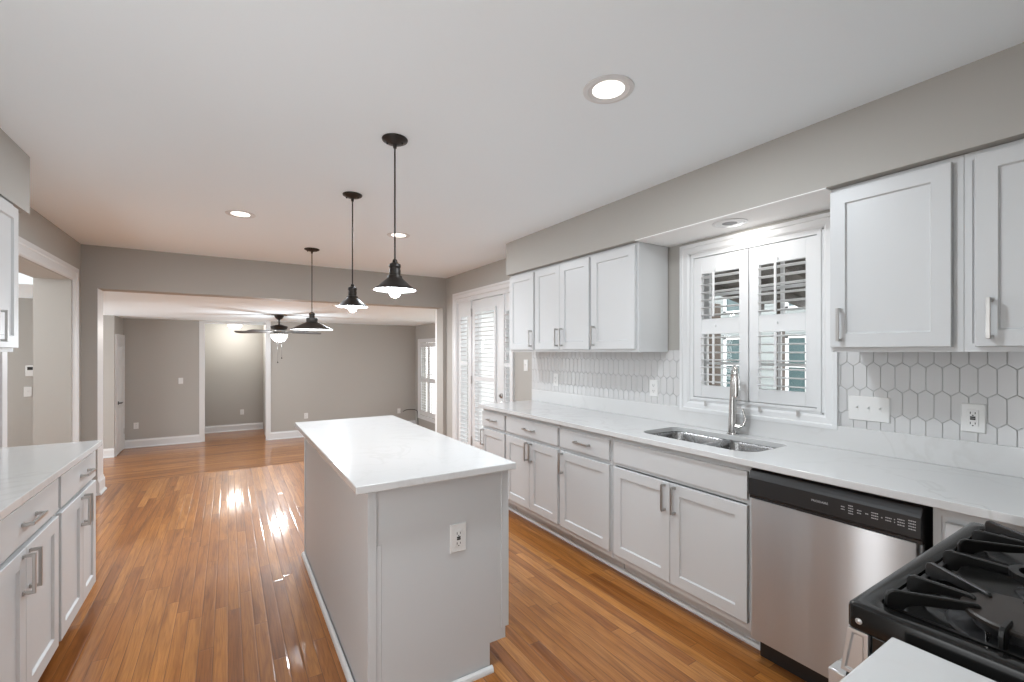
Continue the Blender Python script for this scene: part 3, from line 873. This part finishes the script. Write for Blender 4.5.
mb.box((IX1 - .018, IY0 - .004, .17), (IX1 + .020, IY0 + .016, CT0 - .001)); mb.box((IX1 - .004, IY0 - .002, .118), (IX1 + .004, IY0 + .016, .17))
for k in range(3):
    y0 = IY0 + .02 + k * .552
    MBd = MB((IX1, y0, 0), (0, 1, 0), (0, 0, 1), (1, 0, 0)); shaker_front(MBd, .006, .545, .13, .69)
    d = MBd.build('door', M['island'], isl)
    pull(dict(o=(IX1, y0, 0), U=(0, 1, 0), V=(0, 0, 1), W=(1, 0, 0)), .05, .60, d)
    MBd = MB((IX1, y0, 0), (0, 1, 0), (0, 0, 1), (1, 0, 0)); slab_front(MBd, .006, .545, .71, .86)
    MBd.build('drawer', M['island'], isl, bevel=.002)
mb.build('end_stile', M['island'], isl, bevel=.0015)
mb = MB()
pr = [(0, 0), (.018, 0), (.018, .008), (.014, .018), (.006, .024), (0, .024)]
mb.rings([[(IX0 - .006 - a, IY1, b) for a, b in pr], [(IX0 - .006 - a, IY0 - .006 - a, b) for a, b in pr], [(IX1 - .068, IY0 - .006 - a, b) for a, b in pr]])
mb.build('shoe_moulding', M['trim'], isl)

# ------------------------------------------------------------------ outlets and switches
def plate(fr, kind, parent=None, label=None, group=None, gangs=1, wd=.074, ht=.118):
    """fr origin at the plate centre on the wall"""
    W_ = wd + .046 * (gangs - 1)
    mb = MB(**fr)
    def ring(i, w): return [(-W_ / 2 + i, -ht / 2 + i, w), (W_ / 2 - i, -ht / 2 + i, w), (W_ / 2 - i, ht / 2 - i, w), (-W_ / 2 + i, ht / 2 - i, w)]
    mb.rings([ring(0, .0), ring(0, .003), ring(.003, .0062)])
    nm = 'wall_outlet' if kind in ('duplex', 'gfci') else 'light_switch'
    if parent is not None: root = mb.build('outlet', M['plate'], parent)
    else:
        root = mb.build(nm, M['plate'], org=fr['o']); tag(root, label, 'outlet' if kind in ('duplex', 'gfci') else 'switch', group)
    if kind == 'gfci':
        f = MB(**fr).box((-.0165, -.034, .006), (.0165, .034, .0085)).build('face', M['plate'], root, bevel=.001)
        mb = MB(**fr)
        for s in (-1, 1):
            mb.box((-.0085, s * .021 - .005, .0084), (-.006, s * .021 + .005, .0089)); mb.box((.006, s * .021 - .004, .0084), (.0085, s * .021 + .004, .0089)); mb.box((-.0025, s * .021 - .0115, .0084), (.0025, s * .021 - .0075, .0089))
        mb.box((-.008, .0008, .0084), (.008, .007, .0098)); mb.box((-.008, -.007, .0084), (.008, -.0008, .0098))
        mb.build('slots', M['slot'], root)
    elif kind == 'duplex':
        for s in (-1, 1):
            f = MB(**fr).box((-.014, s * .020 - .014, .006), (.014, s * .020 + .014, .0082)).build('receptacle', M['plate'], root, bevel=.002)
            mb = MB(**fr)
            mb.box((-.0075, s * .020 - .003, .008), (-.005, s * .020 + .006, .0087)); mb.box((.005, s * .020 - .003, .008), (.0075, s * .020 + .006, .0087)); mb.box((-.0025, s * .020 - .0105, .008), (.0025, s * .020 - .0065, .0087))
            mb.build('slots', M['slot'], f)
    else:
        for g in range(gangs):
            u = (g - (gangs - 1) / 2) * .046
            mb = MB(**fr); mb.box((u - .006, -.013, .006), (u + .006, .013, .0075)); mb.prism([(u - .004, -.009), (u + .004, -.009), (u + .004, .010), (u - .004, .010)], .0075, .008)
            mb.rings([[(u - .004, -.002, .007), (u + .004, -.002, .007), (u + .004, .009, .007), (u - .004, .009, .007)], [(u - .0035, .006, .016), (u + .0035, .006, .016), (u + .0035, .011, .015), (u - .0035, .011, .015)]])
            mb.build('toggle', M['plate'], root)
    return root
def onR(y, z, off=.0076): return dict(o=(XR - off, y, z), U=(0, -1, 0), V=(0, 0, 1), W=(-1, 0, 0))
def onY(x, y, z): return dict(o=(x, y, z), U=(1, 0, 0), V=(0, 0, 1), W=(0, -1, 0))
plate(onY(.822, IY0 - .0003, .617), 'gfci', isl)
plate(onR(.925, 1.128), 'toggle', label='three-gang white toggle switch on the hexagon tiles right of the window', gangs=3)
plate(onR(.566, 1.128), 'gfci', label='white wall outlet on the hexagon tiles nearest the black range')
plate(onR(2.215, 1.140), 'duplex', label='white wall outlet on the tiles under the cabinet beside the window')
plate(onR(3.365, 1.140), 'duplex', label='white wall outlet on the tiles under the far two-door wall cabinet')
plate(onR(3.88, 1.262, 0), 'toggle', label='white light switch on painted wall between garden door and tiles', gangs=1)
plate(onY(-1.475, 11.04, .003), 'duplex', label='low white outlet on the grey living room wall beside the white panel door')
plate(onY(-.79, 11.04, .83), 'toggle', label='white light switch on the grey wall left of the far hall opening')
plate(onY(.275, 12.15, .015), 'duplex', label='white outlet low on the wall inside the far hall opening')
plate(onY(1.413, 10.53, .035), 'duplex', label='low white outlet just above the far left corner of the island top')
plate(onY(3.44, 10.53, .0), 'duplex', label='low white outlet near the far right corner of the living room')
# thermostat and switch on the dark hall wall
hx = -1.965
th = thing('thermostat', (hx, 7.5, 1.17), 'small white thermostat with dark screen on the dark hall wall', 'thermostat')
MB((hx, 7.5, 1.17), (1, 0, 0), (0, 0, 1), (0, -1, 0)).box((-.035, -.055, 0), (.04, .075, .025)).build('case', M['plate'], th, bevel=.006)
MB((hx, 7.5, 1.17), (1, 0, 0), (0, 0, 1), (0, -1, 0)).box((-.018, .02, .0251), (.028, .055, .0262)).build('screen', M['slot'], th)
plate(onY(-1.985, 7.5, .935), 'toggle', label='white light switch just below the thermostat on the dark hall wall', wd=.066)
# stained wood shelf end with white board, high on the hall wall
mb = MB(); mb.box((-3.2, 7.42, 2.20), (-1.93, 7.499, 2.33))
struct(mb.build('trim_7', M['trim'], bevel=.004))
# ------------------------------------------------------------------ ceiling lamps
def downlight(x, y, label, zc=ZC, r=.078, power=36, on=True, col=(.87, .94, 1.0), parent_group='recessed ceiling lights'):
    t = thing('recessed_light', (x, y, zc), label, 'ceiling light', parent_group)
    mb = MB(); mb.lathe([(r * 1.28, -.0005), (r * 1.26, -.004), (r * 1.05, -.006), (r * 1.0, -.003), (r * .80, -.0015)], (x, y, zc), 40)
    mb.build('trim_ring', M['trim'], t, smooth=40)
    if on:
        mb = MB(); mb.lathe([(r * .80, -.0015), (r * .5, -.0030), (.0, -.0035)], (x, y, zc), 40)
        mb.build('lens', M['lens'], t, smooth=60)
        lamp('AREA', (x, y, zc - .012), power, t, size=r * 1.9, col=col)
    else:
        mb = MB(); mb.lathe([(r * .95, -.003), (r * .6, -.0042), (r * .55, -.0035)], (x, y, zc), 40)
        mb.build('baffle', M['trim'], t, smooth=40)
        mb = MB(); mb.lathe([(r * .56, -.0036), (.0, -.0036)], (x, y, zc), 32)
        mb.build('lens', M['grille'], t)
    return t
downlight(1.276, 1.313, 'lit recessed ceiling light nearest the camera, above the right side of the island')
downlight(.080, 3.973, 'lit recessed ceiling light on the left of the kitchen ceiling')
downlight(1.285, 3.945, 'lit recessed ceiling light behind the rod of the nearest pendant')
sl = downlight(2.400, 1.508, 'recessed light with a dark tilted eye in the white soffit over the window', zc=2.130, r=.072, on=False)
lamp('AREA', (2.41, 1.508, 2.118), 3.0, sl, size=.07, col=(1, .98, .95), rot=(0, math.radians(-12), 0))
downlight(1.262, 6.45, 'small lit recessed light just beyond the header, near the wide pendant', zc=CL, r=.06, power=70)

def pendant(x, y, ztop, prof, inner, label, bulb_z, bulb_r, power, cr=.062):
    """profile lists (radius, z) of the outer and inner shade surface, rim last"""
    t = thing('pendant_lamp', (x, y, ZC), label, 'pendant lamp', 'pendant lamps')
    mb = MB(); mb.lathe([(cr * .98, -.0005), (cr, -.004), (cr * .97, -.009), (cr * .75, -.017), (cr * .35, -.024), (.010, -.028), (.008, -.045), (.004, -.046)], (x, y, ZC), 36)
    cp = mb.build('canopy', M['bronze'], t, smooth=35)
    for s in (-1, 1):
        mb = MB(); mb.lathe([(.006, -.014), (.006, -.022), (.003, -.026), (.0, -.027)], (x + s * cr * .52, y - s * cr * .30, ZC), 10)
        mb.build('screw', M['bronze'], cp, smooth=40)
    MB().tube([(x, y, ztop), (x, y, ZC - .04)], .0042, 8).build('rod', M['bronze'], t, smooth=60)
    mb = MB(); mb.lathe(prof, (x, y, 0), 40)
    sh = mb.build('shade', M['bronze'], t, smooth=38)
    mb = MB(); mb.lathe(inner, (x, y, 0), 40)
    mb.build('lining', M['shade_in'], sh, smooth=50)
    mb = MB(); mb.lathe([(.0, bulb_z - bulb_r), (bulb_r * .5, bulb_z - bulb_r * .87), (bulb_r * .87, bulb_z - bulb_r * .5), (bulb_r, bulb_z), (bulb_r * .87, bulb_z + bulb_r * .5), (bulb_r * .55, bulb_z + bulb_r * 1.0), (bulb_r * .45, bulb_z + bulb_r * 1.5)], (x, y, 0), 24)
    mb.build('bulb', M['bulb'], t, smooth=60)
    lamp('POINT', (x, y, bulb_z - bulb_r - .012), power, t, size=.03, col=(.90, .95, 1.0))
    return t
def cone_shade(rim, zr, k=1.0):
    """small industrial shade: domed cap, ribbed neck, collar, flared cone"""
    p = [(.004, zr + .150), (.010, zr + .146), (.013, zr + .133), (.027, zr + .124), (.029, zr + .112), (.026, zr + .108), (.0255, zr + .098), (.0275, zr + .095), (.0265, zr + .075), (.0275, zr + .070),
         (.034, zr + .067), (.036, zr + .058), (.040, zr + .052), (.058, zr + .036), (.078, zr + .018), (rim - .002, zr + .003), (rim, zr), (rim - .001, zr - .002)]
    i = [(rim - .001, zr - .002), (rim - .003, zr + .001), (.076, zr + .014), (.055, zr + .031), (.036, zr + .048), (.024, zr + .060), (.0, zr + .062)]
    return p, i
p, i = cone_shade(.102, 1.704); pendant(.690, 2.173, 1.845, p, i, 'small dark cone pendant over the near end of the island, its bulb glaring', 1.693, .029, 21)
p, i = cone_shade(.098, 1.700); pendant(.696, 3.088, 1.845, p, i, 'small dark cone pendant over the far end of the island, middle one of the row', 1.690, .029, 21)
zr = 1.628
p = [(.004, zr + .178), (.012, zr + .172), (.026, zr + .164), (.030, zr + .152), (.026, zr + .148), (.026, zr + .118), (.050, zr + .114), (.054, zr + .108), (.052, zr + .076), (.060, zr + .070), (.100, zr + .050), (.150, zr + .025), (.200, zr + .002), (.203, zr), (.202, zr - .003)]
i = [(.202, zr - .003), (.198, zr + .0005), (.148, zr + .021), (.098, zr + .046), (.05, zr + .068), (.0, zr + .072)]
pendant(.718, 4.940, zr + .178, p, i, 'wide dark pendant hanging past the island near the header, bulb hidden', zr + .045, .026, 24, cr=.072)

# ceiling fan in the living room
fx, fy = .735, 8.60
fan = thing('ceiling_fan', (fx, fy, CL), 'dark ceiling fan with lit white bowl in the living room', 'ceiling fan')
mb = MB(); mb.lathe([(.12, -.0005), (.12, -.006), (.075, -.010), (.070, -.030), (.050, -.065), (.022, -.082), (.014, -.086)], (fx, fy, CL), 32); mb.build('canopy', M['bronze'], fan, smooth=40)
MB().tube([(fx, fy, 1.85), (fx, fy, CL - .08)], .012, 10).build('downrod', M['bronze'], fan, smooth=60)
mb = MB(); mb.lathe([(.014, 1.865), (.05, 1.862), (.075, 1.850), (.120, 1.842), (.135, 1.828), (.122, 1.790), (.095, 1.776), (.085, 1.770)], (fx, fy, 0), 36, cap1=True); mb.build('motor', M['bronze'], fan, smooth=40)
mb = MB(); mb.lathe([(.084, 1.775), (.080, 1.745), (.10, 1.728), (.14, 1.716), (.142, 1.70), (.130, 1.694)], (fx, fy, 0), 36, cap1=True); mb.build('light_kit', M['nickel'], fan, smooth=40)
mb = MB(); mb.lathe([(.132, 1.694), (.130, 1.675), (.118, 1.640), (.095, 1.605), (.060, 1.580), (.0, 1.572)], (fx, fy, 0), 36); mb.build('glass_bowl', M['bowl'], fan, smooth=60)
blade_angles = [math.radians(a) for a in (188 - 32, 188 - 32 + 72, 188 - 32 + 144, 188 - 32 + 216, 188 - 32 + 288)]
for a in blade_angles:
    U = Vector((math.cos(a), math.sin(a), 0)); W0 = Vector((-math.sin(a), math.cos(a), 0)); tl = math.radians(12)
    V = W0 * math.cos(tl) + Vector((0, 0, 1)) * math.sin(tl); N = U.cross(V)
    mb = MB((fx, fy, 1.735), U, V, N)
    pts = [(.20, -.045), (.30, -.058), (.55, -.070), (.66, -.066), (.69, -.045), (.70, 0), (.69, .045), (.66, .066), (.55, .070), (.30, .058), (.20, .045)]
    mb.prism(pts, -.004, .004)
    b = mb.build('blade', M['fan_blade'], fan)
    mb = MB((fx, fy, 1.742), U, V, N); mb.prism([(.08, -.014), (.16, -.012), (.22, -.040), (.26, -.036), (.27, 0), (.26, .036), (.22, .040), (.16, .012), (.08, .014)], -.004, .006)
    mb.build('blade_iron', M['nickel'], b)
for dx, z in ((.03, 1.30), (-.03, 1.23)):
    mb = MB(); mb.tube([(fx + dx, fy - .10, 1.70), (fx + dx, fy - .10, z)], .0012, 5); mb.lathe([(.0, z + .014), (.010, z), (.009, z - .012), (.0, z - .018)], (fx + dx, fy - .10, 0), 12)
    mb.build('pull_chain', M['bronze'], fan, smooth=50)
lamp('POINT', (fx, fy, 1.50), 95, fan, size=.10, col=(.88, .95, 1.0))

# flush hall lamp
hxl, hyl = .128, 11.60
t = thing('flush_ceiling_lamp', (hxl, hyl, CL), 'lit flush-mounted ceiling lamp inside the far hall opening', 'ceiling light')
mb = MB(); mb.lathe([(.165, -.0005), (.170, -.012), (.162, -.030), (.140, -.034)], (hxl, hyl, CL), 32); mb.build('pan', M['nickel'], t, smooth=40)
mb = MB(); mb.lathe([(.140, -.030), (.132, -.060), (.105, -.095), (.060, -.118), (.0, -.125)], (hxl, hyl, CL), 32); mb.build('glass_bowl', M['bowl'], t, smooth=60)
lamp('POINT', (hxl, hyl, CL - .20), 42, t, size=.13, col=(1, .96, .90))

t = thing('flush_ceiling_lamp', (-2.3, 4.75, 2.33), 'added flush-mounted lamp in the side hall, unseen left of the doorway, brightening its jamb', 'ceiling light')
mb = MB(); mb.lathe([(.165, -.0005), (.170, -.012), (.162, -.030), (.140, -.034)], (-2.3, 4.75, 2.33), 32); mb.build('pan', M['nickel'], t, smooth=40)
mb = MB(); mb.lathe([(.140, -.030), (.132, -.060), (.105, -.095), (.060, -.118), (.0, -.125)], (-2.3, 4.75, 2.33), 32); mb.build('glass_bowl', M['bowl'], t, smooth=60)
lamp('POINT', (-2.3, 4.75, 2.10), 45, t, size=.12, col=(.97, .98, 1))  # unseen lamp, added to brighten the jamb of the left opening

# ------------------------------------------------------------------ gas range, right of the near counter, front facing the dishwasher side
GX0, GX1, GYF, GYB, GZ = .986, 1.748, .386, -.30, .931
rg = thing('gas_range', ((GX0 + GX1) / 2, .05, 0), 'black gas range with cast iron grates beside the near counter corner', 'stove')
MB().box((GX0 + .006, GYB, .06), (GX1 - .006, GYF - .035, .885)).build('body', M['black_gloss'], rg, bevel=.004)
# cooktop: rounded outer rim, raised flat border, sunken well
def rr(i, z, r): return [(x, y, z) for x, y in rounded(GX0 + i, GYB + i, GX1 - i, GYF - i, [max(.004, r)] * 4, 6)]
def wl(i, z, r): return [(x, y, z) for x, y in rounded(1.026 + i, GYB + .04 + i, 1.708 - i, .356 - i, [r] * 4, 6)]
mb = MB()
mb.rings([rr(.003, .884, .010), rr(.0, .888, .012), rr(.0, .923, .012), rr(.0015, .9285, .011), rr(.006, GZ, .009), wl(-.004, GZ, .03), wl(.002, GZ - .003, .028), wl(.010, GZ - .018, .022)])
mb.build('cooktop', M['black_gloss'], rg, smooth=35)
# front control fascia with silver end caps, knobs, oven door with bar handle
mb = MB(); mb.rings([[(x, GYF - .034, .884), (x, GYF - .002, .884), (x, GYF + .008, .800), (x, GYF - .034, .800)] for x in (GX0 + .018, GX1 - .018)])
fas = mb.build('control_fascia', M['black_gloss'], rg, bevel=.002)
for x0, x1 in ((GX0 + .001, GX0 + .018), (GX1 - .018, GX1 - .001)):
    mb = MB()
    def q(i, x): return [(x, GYF - .034 + i, .884 - i), (x, GYF - .002 - i, .884 - i), (x, GYF + .010 - i, .798 + i), (x, GYF - .034 + i, .798 + i)]
    xs, xe = (x0, x1) if x0 < 1.3 else (x1, x0)
    mb.rings([q(0, xe), q(0, xs), q(.007, xs), q(.009, xs + (.003 if xs < xe else -.003))])
    mb.build('end_cap', M['silver'], fas, bevel=.001)
for k in range(5):
    xk = GX0 + .14 + k * .125
    mb = MB((xk, GYF + .003, .842), (1, 0, 0), (0, -.12, .993), (0, .993, .12)); mb.lathe([(.024, -.002), (.024, .006), (.019, .008), (.017, .018), (.0, .020)], (0, 0, 0), 20)
    mb.build('knob', M['black'], fas, smooth=40)
od = MB().box((GX0 + .010, GYF - .034, .17), (GX1 - .010, GYF + .006, .792)).build('oven_door', M['black_gloss'], rg, bevel=.004)
mb = MB(); mb.tube([(GX0 + .03, GYF + .030, .765), (GX1 - .03, GYF + .030, .765)], .012, 14)
for x in (GX0 + .012, GX1 - .052): mb.box((x, GYF + .004, .748), (x + .04, GYF + .036, .782))
mb.build('oven_handle', M['silver'], od, smooth=40, bevel=.003)
MB().box((GX0 + .010, GYF - .034, .065), (GX1 - .010, GYF + .004, .162)).build('storage_drawer', M['black_gloss'], rg, bevel=.004)
mb = MB((GX0, .366, .903), (0, 1, 0), (0, 0, 1), (-1, 0, 0)); mb.lathe([(.0055, -.001), (.0055, .001), (.004, .002), (.0, .0025)], (0, 0, 0), 16); mb.build('screw_cover', M['silver'], rg, smooth=40)
for x in (GX0 + .05, GX1 - .05):
    for y in (GYB + .05, GYF - .08): MB().tube([(x, y, 0), (x, y, .062)], .018, 12).build('foot', M['black'], rg)
# burners and grates
def burner(x, y, r):
    mb = MB(); zb = GZ - .018
    mb.lathe([(r * 1.25, zb), (r * 1.2, zb + .004), (r * .80, zb + .008), (r * .78, zb + .020), (r * .95, zb + .024), (r * .95, zb + .027)], (x, y, 0), 36, cap1=True)
    b = mb.build('burner', M['black'], rg, smooth=35)
    mb = MB(); mb.lathe([(r * .9, zb + .0275), (r, zb + .029), (r, zb + .034), (r * .96, zb + .037), (.0, zb + .039)], (x, y, 0), 36)
    mb.build('burner_cap', M['burner_cap'], b, smooth=35)
    mb = MB(); mb.tube([(x - r * 1.02, y + r * .35, zb), (x - r * 1.02, y + r * .35, zb + .022)], .004, 10)
    mb.build('igniter', M['chrome'], b, smooth=50)
def blade(mb, p, q, foot=True, ring_end=False):
    """upright cast finger from the rail at p towards q: rounded shoulder, tapering tip"""
    P, Q = Vector((*p, 0)), Vector((*q, 0)); d = (Q - P); L = d.length; d.normalize(); n = Vector((-d.y, d.x, 0))
    mb.fr((p[0], p[1], 0), d, (0, 0, 1), n)
    zf = GZ - .014
    z0, zt = (zf, GZ + .028)
    poly = [(0, z0), (.0, zt - .012), (.004, zt - .004), (.012, zt), (L - .004, zt - .001), (L, zt - .005), (L, zt - .014), (L * .65, zt - .019), (.045, zt - .022), (.030, zt - .030), (.024, z0)]
    ins = [(.003 + .0, z0), (.003, zt - .012), (.0065, zt - .006), (.013, zt - .0025), (L - .0055, zt - .0035), (L - .002, zt - .006), (L - .002, zt - .013), (L * .65, zt - .017), (.045, zt - .020), (.030, zt - .028), (.022, z0)]
    mb.rings([[(u, v, -.0038) for u, v in ins], [(u, v, -.0026) for u, v in poly], [(u, v, .0026) for u, v in poly], [(u, v, .0038) for u, v in ins]])
    mb.fr()
def grate(x0, x1, c, rows, mid=False):
    mb = MB(); yf, yb = .348, GYB + .048; zr0, zr1 = GZ - .014, GZ - .003
    for a, b in (((x0, yf - .009, zr0), (x1, yf, zr1)), ((x0, yb, zr0), (x1, yb + .009, zr1)), ((x0, yb, zr0), (x0 + .009, yf, zr1)), ((x1 - .009, yb, zr0), (x1, yf, zr1))): mb.box(a, b)
    ym = (yf + yb) / 2
    mb.box((x0, ym - .005, zr0), (x1, ym + .005, zr1 + .012))
    for (cx, cy) in rows:
        near = cy > ym
        ye = yf - .003 if near else yb + .003
        sy = 1 if near else -1
        if mid:
            R = .042
            mb.rings([[(cx + r * math.cos(2 * math.pi * k / 28), cy + r * math.sin(2 * math.pi * k / 28), z) for k in range(28)] for r, z in ((R - .007, GZ + .016), (R + .007, GZ + .016), (R + .007, GZ + .028), (R - .007, GZ + .028), (R - .007, GZ + .016))], False, False)
            blade(mb, (cx, ye), (cx, cy + sy * R)); blade(mb, (cx, ym), (cx, cy - sy * R))
            for s, xe in ((-1, x0 + .004), (1, x1 - .004)): blade(mb, (xe, cy), (cx + s * R, cy))
        else:
            g = .052
            blade(mb, (cx, ye), (cx, cy + sy * g)); blade(mb, (cx, ym), (cx, cy - sy * g))
            for s, xe in ((-1, x0 + .004), (1, x1 - .004)):
                blade(mb, (xe, cy), (cx + s * g, cy))
                blade(mb, (xe, ye), (cx + s * g * .62, cy + sy * g * .75)); blade(mb, (xe, ym), (cx + s * g * .62, cy - sy * g * .75))
    mb.build('grate', M['iron'], rg)
burner(1.150, .188, .078); burner(1.362, .190, .036); burner(1.575, .188, .055)
burner(1.150, -.120, .055); burner(1.362, -.120, .036); burner(1.575, -.120, .062)
grate(1.036, 1.263, 1.15, [(1.150, .195), (1.150, -.120)])
grate(1.267, 1.457, 1.362, [(1.362, .195), (1.362, -.120)], mid=True)
grate(1.461, 1.698, 1.575, [(1.575, .195), (1.575, -.120)])

# near counter, only its corner shows
t = thing('countertop', (.6, 0, CT0), 'near white quartz counter corner beside the black range', 'countertop')
slab('slab', [(.05, -.335), (.962, -.335), (.962, .309), (.05, .309)], CT0, CT1).build('slab', M['quartz'], t, bevel=.003)
base_cabinet(dict(o=(.965, .27, 0), U=(-1, 0, 0), V=(0, 0, 1), W=(0, 1, 0)), .80, 'white base cabinet under the near counter corner beside the range', [(.012, .788, .712, .852, .40)],
             [(.012, .398, .125, .690, .365, .60), (.401, .788, .125, .690, .435, .60)])

# cable in the far right living room corner
mb = MB(); mb.tube([(3.52, 10.47, ZL + .40), (3.60, 10.48, ZL + .43), (3.70, 10.46, ZL + .435), (3.79, 10.42, ZL + .43), (3.835, 10.36, ZL + .40), (3.836, 10.33, ZL + .30), (3.834, 10.32, ZL + .02)], .008, 8)
tag(mb.build('cable', M['cable'], smooth=60), 'short black cable in the far right living room corner', 'cable')

# ------------------------------------------------------------------ outside
sbox('ground', (2.8, -12, -.75), (40, 40, -.60), M['lawn'])
sbox('ground_deck', (2.79, -1.5, -.60), (5.6, 6.0, -.12), M['deck'])
mb = MB(); mb.prism([(2.80, 2.55), (5.9, 2.02), (5.9, 2.14), (2.80, 2.70)], 0, 1)
for v in mb.bm.verts: x, z, k = v.co; v.co = Vector((x, -1.0 + 4.3 * k, z))
for k in range(9):
    y = -.8 + k * .5
    mb.fr(); mb.rings([[(2.80, y + a, 2.45 + b) for a, b in ((0, 0), (.05, 0), (.05, .1), (0, .1))], [(5.85, y + a, 1.92 + b) for a, b in ((0, 0), (.05, 0), (.05, .1), (0, .1))]])
pr = mb.build('porch_roof', M['porch_wood']); tag(pr, 'dark raftered porch roof seen through the kitchen shutters', 'porch roof')
for x, y, wd_, lb in ((5.45, 3.675, .20, 'brown porch post seen through the left kitchen shutter'), (5.5, 2.80, .07, 'slim brown porch post seen through the right kitchen shutter')):
    mb = MB(); mb.box((x, y, -.12), (x + wd_, y + wd_, 2.05)); mb.box((x - .03, y - .03, -.12), (x + wd_ + .03, y + wd_ + .03, .08))
    tag(mb.build('porch_post', M['porch_brown'], bevel=.01), lb, 'post', 'porch posts')
nb = thing('neighbour_house', (12, 6, -.6), 'pale neighbouring house with teal windows beyond the porch', 'house')
mb = MB(); mb.box((10.0, 1.2, -.6), (16, 9.0, 5.0))
for k in range(26): mb.box((9.985, 1.2, -.4 + k * .2), (10.0, 9.0, -.39 + k * .2))
mb.build('wall', M['siding_grey'], nb)
for y in (2.0, 3.1, 4.2, 5.6, 6.9):
    for z0, z1 in ((.45, 1.75), (2.3, 3.6)):
        mb = MB((9.98, y, 0), (0, 1, 0), (0, 0, 1), (-1, 0, 0))
        for a, b in (((0, z0, 0), (.06, z1, .04)), ((.74, z0, 0), (.80, z1, .04)), ((0, z0, 0), (.8, z0 + .06, .04)), ((0, z1 - .06, 0), (.8, z1, .04)), ((.38, z0, 0), (.42, z1, .03)), ((0, (z0 + z1) / 2 - .02, 0), (.8, (z0 + z1) / 2 + .02, .03))): mb.box(a, b)
        wf = mb.build('window', M['siding'], nb)
        MB((9.98, y, 0), (0, 1, 0), (0, 0, 1), (-1, 0, 0)).box((.03, z0 + .03, 0), (.77, z1 - .03, .01)).build('pane', M['teal_glass'], wf)
mb = MB(); mb.prism([(9.4, 4.9), (16.6, 4.9), (13, 7.6)], 0, 1)
for v in mb.bm.verts: x, z, k = v.co; v.co = Vector((x, .8 + 8.6 * k, z))
mb.build('roof', M['roof_metal'], nb)
